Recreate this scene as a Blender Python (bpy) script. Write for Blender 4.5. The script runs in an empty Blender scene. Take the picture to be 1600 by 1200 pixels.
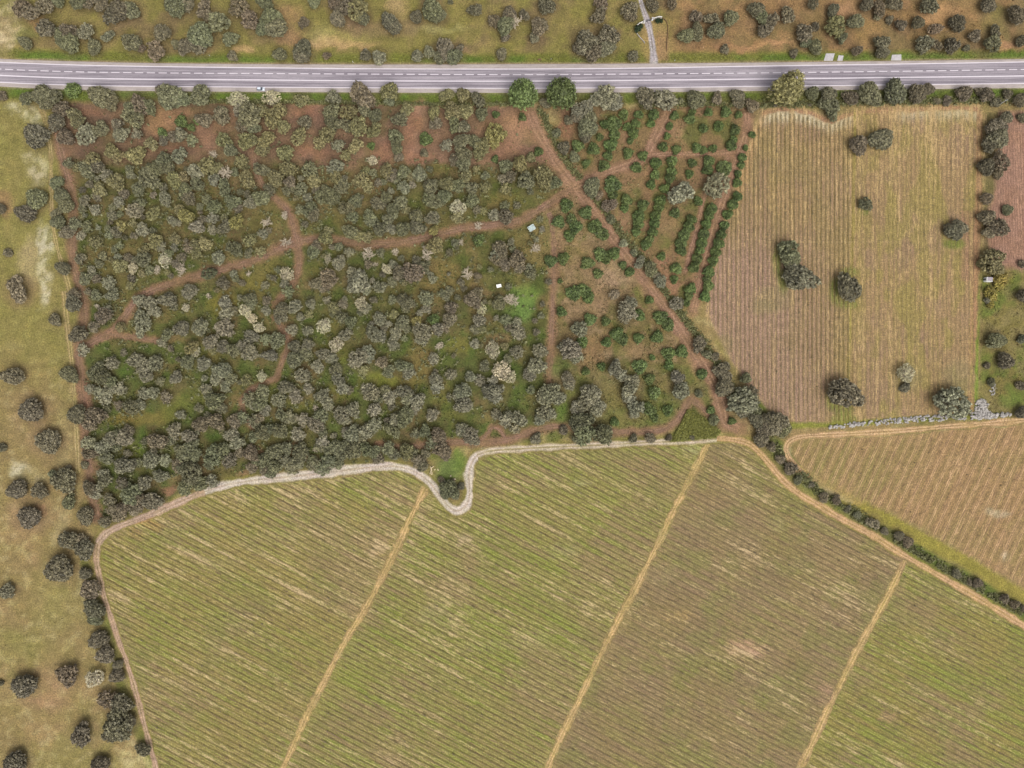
import bpy, bmesh, math, random
import numpy as np

# ------------------------------------------------------------------ camera, light, exposure
sc = bpy.context.scene
CAM_H = 360.0          # drone height in metres
MPP = 1.0 / 3.0        # metres per photo pixel on the ground
cam_d = bpy.data.cameras.new('camera')
cam_d.sensor_width = 36.0
cam_d.lens = 36.0 * CAM_H / (1600 * MPP)
cam_d.clip_start = 1.0
cam_d.clip_end = 9000.0
cam = bpy.data.objects.new('camera', cam_d)
sc.collection.objects.link(cam)
cam.location = (0, 0, CAM_H)
sc.camera = cam

SUN_EL, SUN_AZ = math.radians(58), math.radians(150)
world = bpy.data.worlds.new('World')
sc.world = world
world.use_nodes = True
wn, wl = world.node_tree.nodes, world.node_tree.links
wn.clear()
w_out = wn.new('ShaderNodeOutputWorld')
w_bg = wn.new('ShaderNodeBackground')
w_sky = wn.new('ShaderNodeTexSky')
w_sky.sky_type = 'NISHITA'
w_sky.sun_disc = False
w_sky.sun_elevation = SUN_EL
w_sky.sun_rotation = SUN_AZ
w_sky.air_density = 1.0
w_sky.dust_density = 6.0
w_sky.ozone_density = 1.0
w_hs = wn.new('ShaderNodeHueSaturation')      # a cloud sheet takes most of the blue out of the sky
w_hs.inputs['Saturation'].default_value = 0.22
wl.new(w_sky.outputs[0], w_hs.inputs['Color'])
wl.new(w_hs.outputs[0], w_bg.inputs['Color'])
w_bg.inputs['Strength'].default_value = 0.15
wl.new(w_bg.outputs[0], w_out.inputs['Surface'])
sun_d = bpy.data.lights.new('sun', 'SUN')
sun_d.energy = 0.8
sun_d.angle = math.radians(55)
sun_d.color = (1.0, 0.955, 0.90)
sun = bpy.data.objects.new('sun', sun_d)
sc.collection.objects.link(sun)
sun.rotation_euler = (math.pi / 2 - SUN_EL, 0, math.pi - SUN_AZ)
sun.location = (60, -80, 300)
vs = sc.view_settings
vs.view_transform = 'Standard'
vs.look = 'None'
vs.exposure = 1.08
vs.gamma = 1.0
vs.use_curve_mapping = False
GAIN = 2.4             # lit-surface display value over albedo, used to turn colours read off the photo into albedo

# ------------------------------------------------------------------ helpers
rng = np.random.default_rng(7)
random.seed(7)
COL = sc.collection


def lin(c):
    c = np.asarray(c, float) / 255.0
    return np.where(c <= 0.04045, c / 12.92, ((c + 0.055) / 1.055) ** 2.4)


def S(*c):
    return lin(c) / GAIN


def W(px, py, h=0.0):
    k = (CAM_H - h) / CAM_H
    return ((px - 800.0) * MPP * k, (600.0 - py) * MPP * k)


def smooth(a, b, x):
    t = np.clip((x - a) / (b - a), 0, 1)
    return t * t * (3 - 2 * t)


_tab = rng.random((256, 256))


def vnoise(x, y, seed=0):
    x = np.asarray(x, float) + seed * 37.17
    y = np.asarray(y, float) + seed * 91.73
    xi, yi = np.floor(x).astype(int), np.floor(y).astype(int)
    fx, fy = x - xi, y - yi
    fx, fy = fx * fx * (3 - 2 * fx), fy * fy * (3 - 2 * fy)
    g = lambda a, b: _tab[a & 255, b & 255]
    return (g(xi, yi) * (1 - fx) + g(xi + 1, yi) * fx) * (1 - fy) + (g(xi, yi + 1) * (1 - fx) + g(xi + 1, yi + 1) * fx) * fy


def fbm(x, y, seed=0, octaves=4):
    s, a, t = 0, 1.0, 0
    x, y = np.asarray(x, float), np.asarray(y, float)
    for i in range(octaves):
        ca, sa = math.cos(0.6 + 0.9 * i), math.sin(0.6 + 0.9 * i)
        s = s + a * vnoise((x * ca - y * sa) * 2 ** i, (x * sa + y * ca) * 2 ** i, seed + i * 3)
        t += a
        a *= 0.55
    return s / t


def seg_dist(px, py, pts):
    d = np.full(np.shape(px), 1e9)
    for (x0, y0), (x1, y1) in zip(pts[:-1], pts[1:]):
        dx, dy = x1 - x0, y1 - y0
        t = np.clip(((px - x0) * dx + (py - y0) * dy) / (dx * dx + dy * dy + 1e-9), 0, 1)
        d = np.minimum(d, np.hypot(px - x0 - t * dx, py - y0 - t * dy))
    return d


def inside(px, py, poly):
    r = np.zeros(np.shape(px), bool)
    n = len(poly)
    for i in range(n):
        x0, y0 = poly[i]
        x1, y1 = poly[(i + 1) % n]
        if y0 == y1:
            continue
        c = ((y0 > py) != (y1 > py)) & (px < (x1 - x0) * (py - y0) / (y1 - y0) + x0)
        r ^= c
    return r


def sdist(px, py, poly):
    """signed pixel distance to a polygon's edge, positive inside"""
    d = seg_dist(px, py, list(poly) + [poly[0]])
    return np.where(inside(px, py, poly), d, -d)


def mesh_np(name, V, F, mats, cols=None, floats=None, smooth_sh=False, mat_idx=None):
    me = bpy.data.meshes.new(name)
    V = np.asarray(V, np.float32)
    F = np.asarray(F, np.int32)
    k = F.shape[1]
    me.vertices.add(len(V))
    me.vertices.foreach_set('co', V.ravel())
    me.loops.add(F.size)
    me.loops.foreach_set('vertex_index', F.ravel())
    me.polygons.add(len(F))
    me.polygons.foreach_set('loop_start', np.arange(0, F.size, k, dtype=np.int32))
    try:
        me.polygons.foreach_set('loop_total', np.full(len(F), k, np.int32))
    except Exception:
        pass
    for m in (mats if isinstance(mats, (list, tuple)) else [mats]):
        me.materials.append(m)
    if mat_idx is not None:
        me.polygons.foreach_set('material_index', np.asarray(mat_idx, np.int32))
    me.polygons.foreach_set('use_smooth', np.full(len(F), smooth_sh))
    for nm, a in (cols or {}).items():
        at = me.attributes.new(nm, 'FLOAT_COLOR', 'POINT')
        a = np.asarray(a, np.float32)
        at.data.foreach_set('color', np.concatenate([a, np.ones((len(a), 1), np.float32)], 1).ravel())
    for nm, a in (floats or {}).items():
        at = me.attributes.new(nm, 'FLOAT', 'POINT')
        at.data.foreach_set('value', np.asarray(a, np.float32))
    me.update()
    me.validate()
    return me


def link(name, data, parent=None, loc=None):
    o = bpy.data.objects.new(name, data)
    COL.objects.link(o)
    if parent is not None:
        o.parent = parent
    if loc is not None:
        o.location = loc
    return o


def tag(o, label=None, cat=None, group=None, kind=None):
    if label:
        o['label'] = label
    if cat:
        o['category'] = cat
    if group:
        o['group'] = group
    if kind:
        o['kind'] = kind
    return o


class N:
    """small node-graph writer"""
    def __init__(self, name):
        self.m = bpy.data.materials.new(name)
        self.m.use_nodes = True
        self.t = self.m.node_tree
        self.t.nodes.clear()
        self.out = self.t.nodes.new('ShaderNodeOutputMaterial')
        self.b = self.t.nodes.new('ShaderNodeBsdfPrincipled')
        self.t.links.new(self.b.outputs[0], self.out.inputs[0])
        self.b.inputs['Roughness'].default_value = 0.9
        self.b.inputs['Specular IOR Level'].default_value = 0.15

    def n(self, t, **kw):
        nd = self.t.nodes.new(t)
        for k, v in kw.items():
            setattr(nd, k, v)
        return nd

    def put(self, sock, v):
        if isinstance(v, bpy.types.NodeSocket):
            self.t.links.new(v, sock)
        else:
            if sock.type == 'RGBA':
                v = tuple(float(q) for q in v)
                sock.default_value = v if len(v) == 4 else v + (1.0,)
            elif sock.type == 'VECTOR':
                sock.default_value = tuple(float(q) for q in v)[:3]
            else:
                sock.default_value = v

    def attr(self, nm, out='Color'):
        return self.n('ShaderNodeAttribute', attribute_name=nm).outputs[out]

    def math(self, op, a, b=0.0, c=None, clamp=False):
        nd = self.n('ShaderNodeMath', operation=op, use_clamp=clamp)
        self.put(nd.inputs[0], a)
        self.put(nd.inputs[1], b)
        if c is not None:
            self.put(nd.inputs[2], c)
        return nd.outputs[0]

    def mix(self, f, a, b, mode='MIX'):
        nd = self.n('ShaderNodeMix', data_type='RGBA', blend_type=mode)
        self.put(nd.inputs[0], f)
        self.put(nd.inputs[6], a)
        self.put(nd.inputs[7], b)
        return nd.outputs[2]

    def noise(self, vec, scale, detail=2.0, rough=0.55):
        nd = self.n('ShaderNodeTexNoise')
        self.put(nd.inputs['Vector'], vec)
        nd.inputs['Scale'].default_value = scale
        nd.inputs['Detail'].default_value = detail
        nd.inputs['Roughness'].default_value = rough
        return nd.outputs[0]

    def rng(self, v, a, b, c, d):
        nd = self.n('ShaderNodeMapRange', interpolation_type='SMOOTHSTEP')
        self.put(nd.inputs[0], v)
        for i, q in enumerate((a, b, c, d)):
            nd.inputs[i + 1].default_value = q
        return nd.outputs[0]

    def pos(self):
        return self.n('ShaderNodeNewGeometry').outputs['Position']

    def mapping(self, vec, rot=0.0, scale=(1, 1, 1)):
        nd = self.n('ShaderNodeMapping', vector_type='POINT')
        self.put(nd.inputs[0], vec)
        nd.inputs['Rotation'].default_value = (0, 0, rot)
        nd.inputs['Scale'].default_value = scale
        return nd.outputs[0]

    def scale(self, vec, s):
        nd = self.n('ShaderNodeVectorMath', operation='MULTIPLY')
        self.put(nd.inputs[0], vec)
        nd.inputs[1].default_value = s
        return nd.outputs[0]

    def bump(self, h, dist=0.3, strength=0.5):
        nd = self.n('ShaderNodeBump')
        nd.inputs['Distance'].default_value = dist
        nd.inputs['Strength'].default_value = strength
        self.put(nd.inputs['Height'], h)
        self.t.links.new(nd.outputs[0], self.b.inputs['Normal'])

    def done(self, col, rough=None):
        self.put(self.b.inputs['Base Color'], col)
        if rough is not None:
            self.b.inputs['Roughness'].default_value = rough
        return self.m


def gain(g, col, f):
    """col * f where f is a float socket"""
    nd = g.n('ShaderNodeVectorMath', operation='SCALE')
    g.put(nd.inputs[0], col)
    g.put(nd.inputs['Scale'], f)
    return nd.outputs[0]


def earth_material(name='earth'):
    g = N(name)
    p = g.pos()
    t = g.attr('tint')
    n1 = g.noise(p, 0.28, 4, 0.62)
    n2 = g.noise(p, 1.3, 3, 0.6)
    n3 = g.noise(g.scale(p, (1, 1, 1)), 0.09, 3, 0.6)
    c = g.mix(g.rng(n3, 0.35, 0.68, 0, 0.55), t, g.mix(1.0, t, (0.94, 1.01, 0.8), 'MULTIPLY'))
    c = g.mix(g.rng(n1, 0.52, 0.75, 0, 0.6), c, g.mix(1.0, c, (1.28, 1.18, 1.15), 'MULTIPLY'))
    c = gain(g, c, g.rng(n2, 0.25, 0.75, 0.64, 1.34))
    c = gain(g, c, g.rng(n1, 0.25, 0.6, 0.8, 1.06))
    n4 = g.noise(p, 0.75, 2, 0.5)
    c = g.mix(g.rng(n4, 0.66, 0.74, 0, 0.55), c, g.mix(1.0, c, (1.5, 1.45, 1.5), 'MULTIPLY'))
    c = g.mix(g.rng(n4, 0.34, 0.27, 0, 0.5), c, g.mix(1.0, c, (0.6, 0.66, 0.6), 'MULTIPLY'))
    g.bump(g.math('ADD', n2, g.math('MULTIPLY', n1, 1.5)), 0.5, 0.6)
    return g.done(c)


def field_material(name, ang, period, dark, pale, green, under_w=0.12, pale_t=0.60, green_t=0.5,
                   under_amt=0.65, ruts=0.35, rut_min=0.15, mottled=0.0, rut_at=0.30, rut_w=(0.03, 0.11), wobble=0.34, brown=None):
    """worked ground between planted rows; 'ang' turns world x onto the row direction, 'period' is the row spacing in metres"""
    g = N(name)
    p0 = g.pos()
    p = g.mapping(p0, math.radians(ang))
    sep = g.n('ShaderNodeSeparateXYZ')
    g.put(sep.inputs[0], p)
    u, v = sep.outputs[0], sep.outputs[1]
    wob = g.math('MULTIPLY', g.math('SUBTRACT', g.noise(p0, 0.3, 3), 0.5), period * wobble)
    vv = g.math('DIVIDE', g.math('ADD', v, wob), period)
    # distance to nearest row, in row spacings (0 at the row, .5 halfway)
    d = g.math('ABSOLUTE', g.math('SUBTRACT', g.math('FRACT', g.math('ADD', vv, 0.5)), 0.5))
    rid = g.math('FLOOR', vv)
    wn_ = g.n('ShaderNodeTexWhiteNoise', noise_dimensions='1D')
    g.put(wn_.inputs['W'], rid)
    rv = wn_.outputs['Value']
    rowfac = g.attr('rowfac', 'Fac')
    lush = g.attr('lush', 'Fac')
    bare = g.attr('bare', 'Fac')
    t = g.attr('tint')
    cmb = g.n('ShaderNodeCombineXYZ')
    g.put(cmb.inputs[0], g.math('MULTIPLY', u, 0.036))
    g.put(cmb.inputs[1], g.math('MULTIPLY', v, 0.34 * 2.8 / period))
    g.put(cmb.inputs[2], g.math('MULTIPLY', rv, 0.7))
    s1 = g.noise(cmb.outputs[0], 1.0, 4, 0.62)
    cmb2 = g.n('ShaderNodeCombineXYZ')
    g.put(cmb2.inputs[0], g.math('MULTIPLY', u, 0.085))
    g.put(cmb2.inputs[1], g.math('MULTIPLY', v, 1.2))
    g.put(cmb2.inputs[2], g.math('MULTIPLY', rv, 5.0))
    s2 = g.noise(cmb2.outputs[0], 1.0, 3, 0.6)
    cmb3 = g.n('ShaderNodeCombineXYZ')
    g.put(cmb3.inputs[0], g.math('MULTIPLY', u, 0.30))
    g.put(cmb3.inputs[1], g.math('MULTIPLY', v, 1.3))
    g.put(cmb3.inputs[2], g.math('MULTIPLY', rv, 9.0))
    s3 = g.noise(cmb3.outputs[0], 1.0, 3, 0.65)
    n1 = g.noise(p0, 0.35, 3, 0.6)
    n2 = g.noise(p0, 1.4, 3, 0.6)
    gsig = g.math('ADD', g.math('MULTIPLY', s1, 0.42), g.math('ADD', g.math('MULTIPLY', s2, 0.42), g.math('MULTIPLY', rv, 0.16)))
    c = g.mix(g.math('MULTIPLY', g.rng(gsig, green_t - 0.10, green_t + 0.12, 0, 0.62), lush), t, green)
    if brown is not None:
        c = g.mix(g.rng(g.math('ADD', g.math('MULTIPLY', s2, 0.6), g.math('MULTIPLY', s3, 0.4)), 0.47, 0.36, 0, 0.75), c, brown)
    psig = g.math('ADD', g.math('MULTIPLY', s3, 0.35), g.math('ADD', g.math('MULTIPLY', s2, 0.3), g.math('MULTIPLY', g.math('SUBTRACT', 1.0, s1), 0.35)))
    psig = g.math('ADD', g.math('ADD', psig, g.math('MULTIPLY', bare, 0.11)), g.math('MULTIPLY', g.math('SUBTRACT', rv, 0.5), 0.12))
    c = g.mix(g.rng(psig, pale_t - 0.05, pale_t + 0.11, 0, 0.8), c, pale)
    # wheel ruts either side of the middle of the lane
    rut = g.math('ABSOLUTE', g.math('SUBTRACT', d, rut_at))
    rutm = g.math('MULTIPLY', g.rng(rut, rut_w[0], rut_w[1], 1, 0), g.rng(s2, 0.38, 0.62, rut_min, ruts))
    c = g.mix(g.math('MULTIPLY', rutm, rowfac), c, pale)
    und = g.math('MULTIPLY', g.rng(d, under_w * 0.35, under_w, under_amt, 0), g.rng(s2, 0.36, 0.66, 1.0, 0.4))
    c = g.mix(g.math('MULTIPLY', und, rowfac), c, dark)
    if mottled:
        n4 = g.noise(p0, 0.5, 4, 0.7)
        c = g.mix(g.rng(n4, 0.52, 0.7, 0, mottled), c, pale)
        c = g.mix(g.rng(n4, 0.44, 0.3, 0, mottled), c, dark)
    c = gain(g, c, g.rng(n2, 0.25, 0.75, 0.70, 1.28))
    c = gain(g, c, g.rng(s3, 0.3, 0.7, 0.82, 1.17))
    c = gain(g, c, g.rng(n1, 0.25, 0.7, 0.86, 1.1))
    g.bump(g.math('ADD', n2, g.math('MULTIPLY', d, 1.6)), 0.35, 0.5)
    return g.done(c)


def foliage_material(name, use_obj=True):
    g = N(name)
    tone = g.attr('tone', 'Fac')
    if use_obj:
        base = g.n('ShaderNodeObjectInfo').outputs['Color']
    else:
        base = g.attr('tint')
    p = g.pos()
    n = g.noise(p, 1.1, 3, 0.6)
    c = gain(g, base, tone)
    c = g.mix(g.rng(n, 0.4, 0.7, 0, 0.5), c, g.mix(1.0, c, (1.25, 1.2, 0.95), 'MULTIPLY'))
    g.b.inputs['Roughness'].default_value = 0.62
    g.b.inputs['Specular IOR Level'].default_value = 0.25
    return g.done(c)


def plain_material(name, col, rough=0.7, var=0.12, sc_=2.0, spec=0.3, metal=0.0):
    g = N(name)
    n = g.noise(g.pos(), sc_, 4, 0.6)
    c = gain(g, col, g.rng(n, 0.25, 0.75, 1 - var, 1 + var)) if var else col
    if not var:
        g.put(g.b.inputs['Base Color'], col)
    g.b.inputs['Specular IOR Level'].default_value = spec
    g.b.inputs['Metallic'].default_value = metal
    if var:
        g.put(g.b.inputs['Base Color'], c)
    g.b.inputs['Roughness'].default_value = rough
    return g.m


M = {}
M['earth'] = earth_material()
M['leaf'] = foliage_material('foliage')
M['leaf_mass'] = foliage_material('foliage_mass', False)
M['bark'] = plain_material('bark', (0.075, 0.055, 0.042, 1), 0.9, 0.3, 3)
M['bleached'] = plain_material('bleached_wood', tuple(S(205, 190, 165)) + (1,), 0.85, 0.2, 2)
M['vine'] = plain_material('vine_wood', (0.085, 0.068, 0.04, 1), 0.9, 0.25, 1.5)
M['stalk'] = plain_material('stalks', (0.105, 0.088, 0.048, 1), 0.9, 0.25, 1.5)
M['white_paint'] = plain_material('white_paint', (0.5, 0.5, 0.48, 1), 0.6, 0.06, 1.0)
M['roof_white'] = plain_material('white_sheet_roof', (0.40, 0.46, 0.44, 1), 0.45, 0.05, 1.5, 0.4)
M['grey_roof'] = plain_material('grey_roof', (0.17, 0.15, 0.165, 1), 0.8, 0.15, 1.5)
M['concrete'] = plain_material('concrete', (0.24, 0.225, 0.225, 1), 0.9, 0.16, 0.9)
M['stone'] = plain_material('stone', (0.2, 0.185, 0.168, 1), 0.9, 0.35, 0.9)
M['dark_metal'] = plain_material('dark_metal', (0.05, 0.05, 0.055, 1), 0.5, 0.1, 2)
M['glass'] = plain_material('dark_glass', (0.03, 0.035, 0.045, 1), 0.08, 0, 1, 0.6)
M['car_paint'] = plain_material('car_paint', (0.34, 0.365, 0.40, 1), 0.25, 0.02, 1, 0.5)
M['tyre'] = plain_material('tyre', (0.02, 0.02, 0.02, 1), 0.85, 0.1, 4)
M['rim'] = plain_material('rim', (0.35, 0.35, 0.36, 1), 0.35, 0.05, 4, 0.5, 0.6)
M['lamp'] = plain_material('lamp_lens', (0.6, 0.6, 0.62, 1), 0.15, 0, 4, 0.6)
M['red_lens'] = plain_material('red_lens', (0.35, 0.02, 0.02, 1), 0.2, 0, 4, 0.6)
M['wood_cut'] = plain_material('cut_wood', tuple(S(225, 205, 165)) + (1,), 0.85, 0.2, 2)
M['brown_wall'] = plain_material('brown_wall', tuple(S(125, 95, 72)) + (1,), 0.9, 0.2, 1)
M['post_white'] = plain_material('post_white', (0.40, 0.385, 0.36, 1), 0.6, 0.05, 2)
M['door'] = plain_material('door_paint', (0.10, 0.14, 0.11, 1), 0.6, 0.1, 2)

# ------------------------------------------------------------------ where things lie (photo pixels at ground level)
def P(s):
    return [tuple(float(q) for q in w.split(',')) for w in s.split()]


ROADX = np.array([-260, -60, 0, 100, 200, 400, 600, 800, 1000, 1200, 1400, 1600, 1860], float)
ROAD = {  # y of each line across the road at ROADX
    'top_edge': [72, 90, 94, 96.5, 99.5, 101.5, 102, 101.5, 100.5, 98.8, 96.5, 93.5, 89],
    'top_line': [77, 94.5, 98, 101.5, 103.7, 106, 108, 108.2, 106.8, 103, 100.5, 97, 92],
    'dash': [87, 105, 108.5, 112.3, 113.8, 115, 116, 117, 115.8, 114, 111.5, 108.7, 104],
    'mid': [97, 114.5, 118.5, 122.2, 123.9, 124.9, 126.6, 127.1, 125.6, 123.5, 121.2, 118.8, 114],
    'low_line': [107, 125, 129.3, 133.3, 134.9, 136.2, 137.4, 138.2, 137, 135, 132.6, 130.5, 126],
    'low_edge': [112, 130, 134.7, 139, 140.8, 142.3, 143.5, 143.8, 143.2, 140.6, 138.3, 136.5, 132],
}


def road_y(k, x):
    """smooth curve through the survey points of one line of the road"""
    ys = ROAD[k]
    xs = np.asarray(x, float)
    # Catmull-Rom on the uneven table, sampled finely
    out = np.interp(xs, _rx, _ry[k])
    return out


_rx = np.arange(-260, 1861, 10.0)
_ry = {}
for _k, _v in ROAD.items():
    _y = np.interp(_rx, ROADX, _v)
    for _ in range(60):
        _y[1:-1] = 0.25 * _y[:-2] + 0.5 * _y[1:-1] + 0.25 * _y[2:]
    _ry[_k] = _y

GRAVEL = P('252,1260 245,1205 240,1185 225,1130 215,1090 200,1040 185,1000 172,960 162,930 154,895 150,870 153,850 163,835 180,825 200,817 230,806 260,793 290,780 320,768 350,758 390,751 430,747 470,743 510,739 550,733 590,729 620,728 645,735 662,745 675,757 685,772 695,785 705,796 715,799 727,793 733,780 734,765 732,745 735,725 745,711 765,704 800,702 850,699 900,697 950,695 1000,692 1050,690 1100,688 1120,685 1145,686 1170,692 1185,705 1200,722 1220,747 1245,770 1280,790 1310,808 1340,824 1370,840 1400,860 1425,875 1460,895 1500,918 1550,947 1600,978 1700,1035')
NORTHPATH = P('1740,640 1600,657 1540,662 1480,666 1420,672 1360,676 1300,679 1255,681 1236,686 1227,697 1230,713 1244,731 1262,748')
ALLEYS = [P('666,762 650,790 640,812 628,840 612,872 596,903 580,935 560,968 540,1000 520,1038 503,1072 485,1105 465,1150 445,1195 410,1265'),
          P('1106,692 1090,725 1075,755 1055,792 1040,825 1020,865 1003,900 985,935 968,965 950,1000 932,1035 915,1072 895,1115 875,1155 855,1200 825,1260'),
          P('1419,866 1411,880 1400,905 1385,935 1365,970 1345,1005 1325,1045 1308,1080 1290,1115 1270,1160 1250,1200 1222,1260')]
RED = {
    'west': (P('86,195 90,215 97,240 105,275 114,310 116,345 112,390 116,420 125,450 132,480 131,510 122,540 125,570 127,600 130,640 133,680 138,720 142,760 152,808'), 11),
    'main': (P('828,176 840,205 852,225 866,250 885,275 900,293 920,320 945,352 962,378 985,407 1002,432 1025,460 1045,490 1065,520 1085,550 1105,580 1120,610 1129,640 1132,662 1155,670'), 15),
    'branch': (P('897,292 870,310 840,330 810,346 770,352 720,356 680,368 640,377 600,382 560,380 520,373 480,375 460,379 430,393 400,406 360,418 320,428 280,438 240,453 215,465 205,480 190,500 175,522 150,530 128,545'), 10),
    'spur': (P('172,522 200,526 245,533'), 7),
    'cross': (P('395,235 400,260 406,285 428,309 445,320 455,340 460,360 466,380 468,400 467,420 460,440 442,460 431,474'), 8),
    'cross_low': (P('430,498 440,513 450,528 450,545 441,565 430,590 412,600 390,610 377,628 381,645 396,668'), 7),
    'south': (P('590,697 640,700 690,692 715,690 745,692 780,689 800,686 830,674 870,664 905,670 960,675 1000,675 1040,672 1060,657 1070,637 1079,624 1092,632 1108,648'), 9),
    'loop': (P('748,693 760,680 768,668 780,670 790,686'), 5),
    'shed': (P('858,332 862,345 865,370 866,395 866,420 866,440 863,470 863,500 861,530 860,560 858,598'), 8),
    'orchard': (P('898,292 930,276 960,265 1000,252 1012,240 1022,218 1036,190 1046,172'), 13),
    'orchard_cross': (P('1010,243 1050,240 1100,240 1140,238 1157,226'), 8),
    'orchard_east': (P('1167,176 1168,200 1161,225 1151,250 1141,280 1131,310 1121,340 1113,370 1106,395 1098,425 1090,455 1083,488'), 11),
    'orchard_mid': (P('1138,245 1120,268 1100,308 1091,350 1080,392 1070,425'), 6),
}
DRIVE = P('993,-40 999,-5 1005,15 1012,34 1017,55 1020,75 1022,101')

VINEYARD = P('258,1275 252,1235 243,1185 229,1130 219,1090 204,1040 189,1000 176,960 166,930 158,895 155,870 158,853 168,839 184,829 204,821 234,811 264,798 294,785 324,773 354,763 394,756 434,752 474,748 514,744 554,738 590,734 618,733 642,740 659,750 671,762 681,777 691,790 703,802 716,805 731,798 738,783 739,765 737,746 740,728 749,715 767,709 800,707 850,704 900,702 950,700 1000,697 1050,695 1100,693 1120,690 1145,691 1167,697 1181,709 1196,726 1216,751 1242,775 1277,795 1307,813 1337,829 1367,845 1397,865 1422,880 1457,900 1497,923 1547,952 1600,983 1720,1052 1720,1275')
TILLED = P('1190,172 1215,167 1245,168 1270,173 1288,182 1300,186 1315,178 1335,172 1370,168 1440,166 1500,164 1528,167 1537,180 1535,300 1530,450 1522,645 1480,648 1400,653 1300,660 1245,661 1200,640 1165,600 1140,560 1118,515 1103,488 1110,440 1130,370 1148,300 1163,250 1175,210')
TRIANGLE = P('1231,693 1255,685 1300,683 1360,680 1420,676 1480,670 1540,666 1600,661 1740,645 1740,1000 1640,942 1600,920 1560,895 1500,860 1450,832 1412,813 1380,797 1330,773 1290,753 1262,740 1244,726')
EASTSOIL = P('1562,175 1740,165 1740,440 1610,425 1570,418 1545,400 1541,340 1552,300 1558,250 1558,200')
WOOD = P('92,160 830,160 850,220 900,292 860,330 855,600 850,690 700,692 660,715 590,722 470,736 390,745 320,760 230,800 160,826 140,800 130,680 118,560 125,480 110,420 110,310 95,230')
ORCHARD = P('868,165 1178,165 1160,240 1135,330 1105,440 1082,492 1060,465 1000,410 940,330 902,290 880,230')
SCRUB = P('858,305 900,300 1132,650 1128,672 1060,668 1000,690 855,690')
PASTURE = P('-260,148 60,150 88,200 98,300 106,430 118,560 122,700 138,830 128,880 148,960 172,1060 212,1150 238,1205 250,1290 -260,1290')
HEDGE = P('1185,640 1195,665 1212,700 1237,735 1280,765 1320,790 1360,820 1400,845 1435,865 1480,893 1520,912 1560,935 1600,957 1720,1020')
REEDS = P('1047,690 1060,668 1074,640 1090,646 1112,662 1126,674 1118,684 1085,687')

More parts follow.
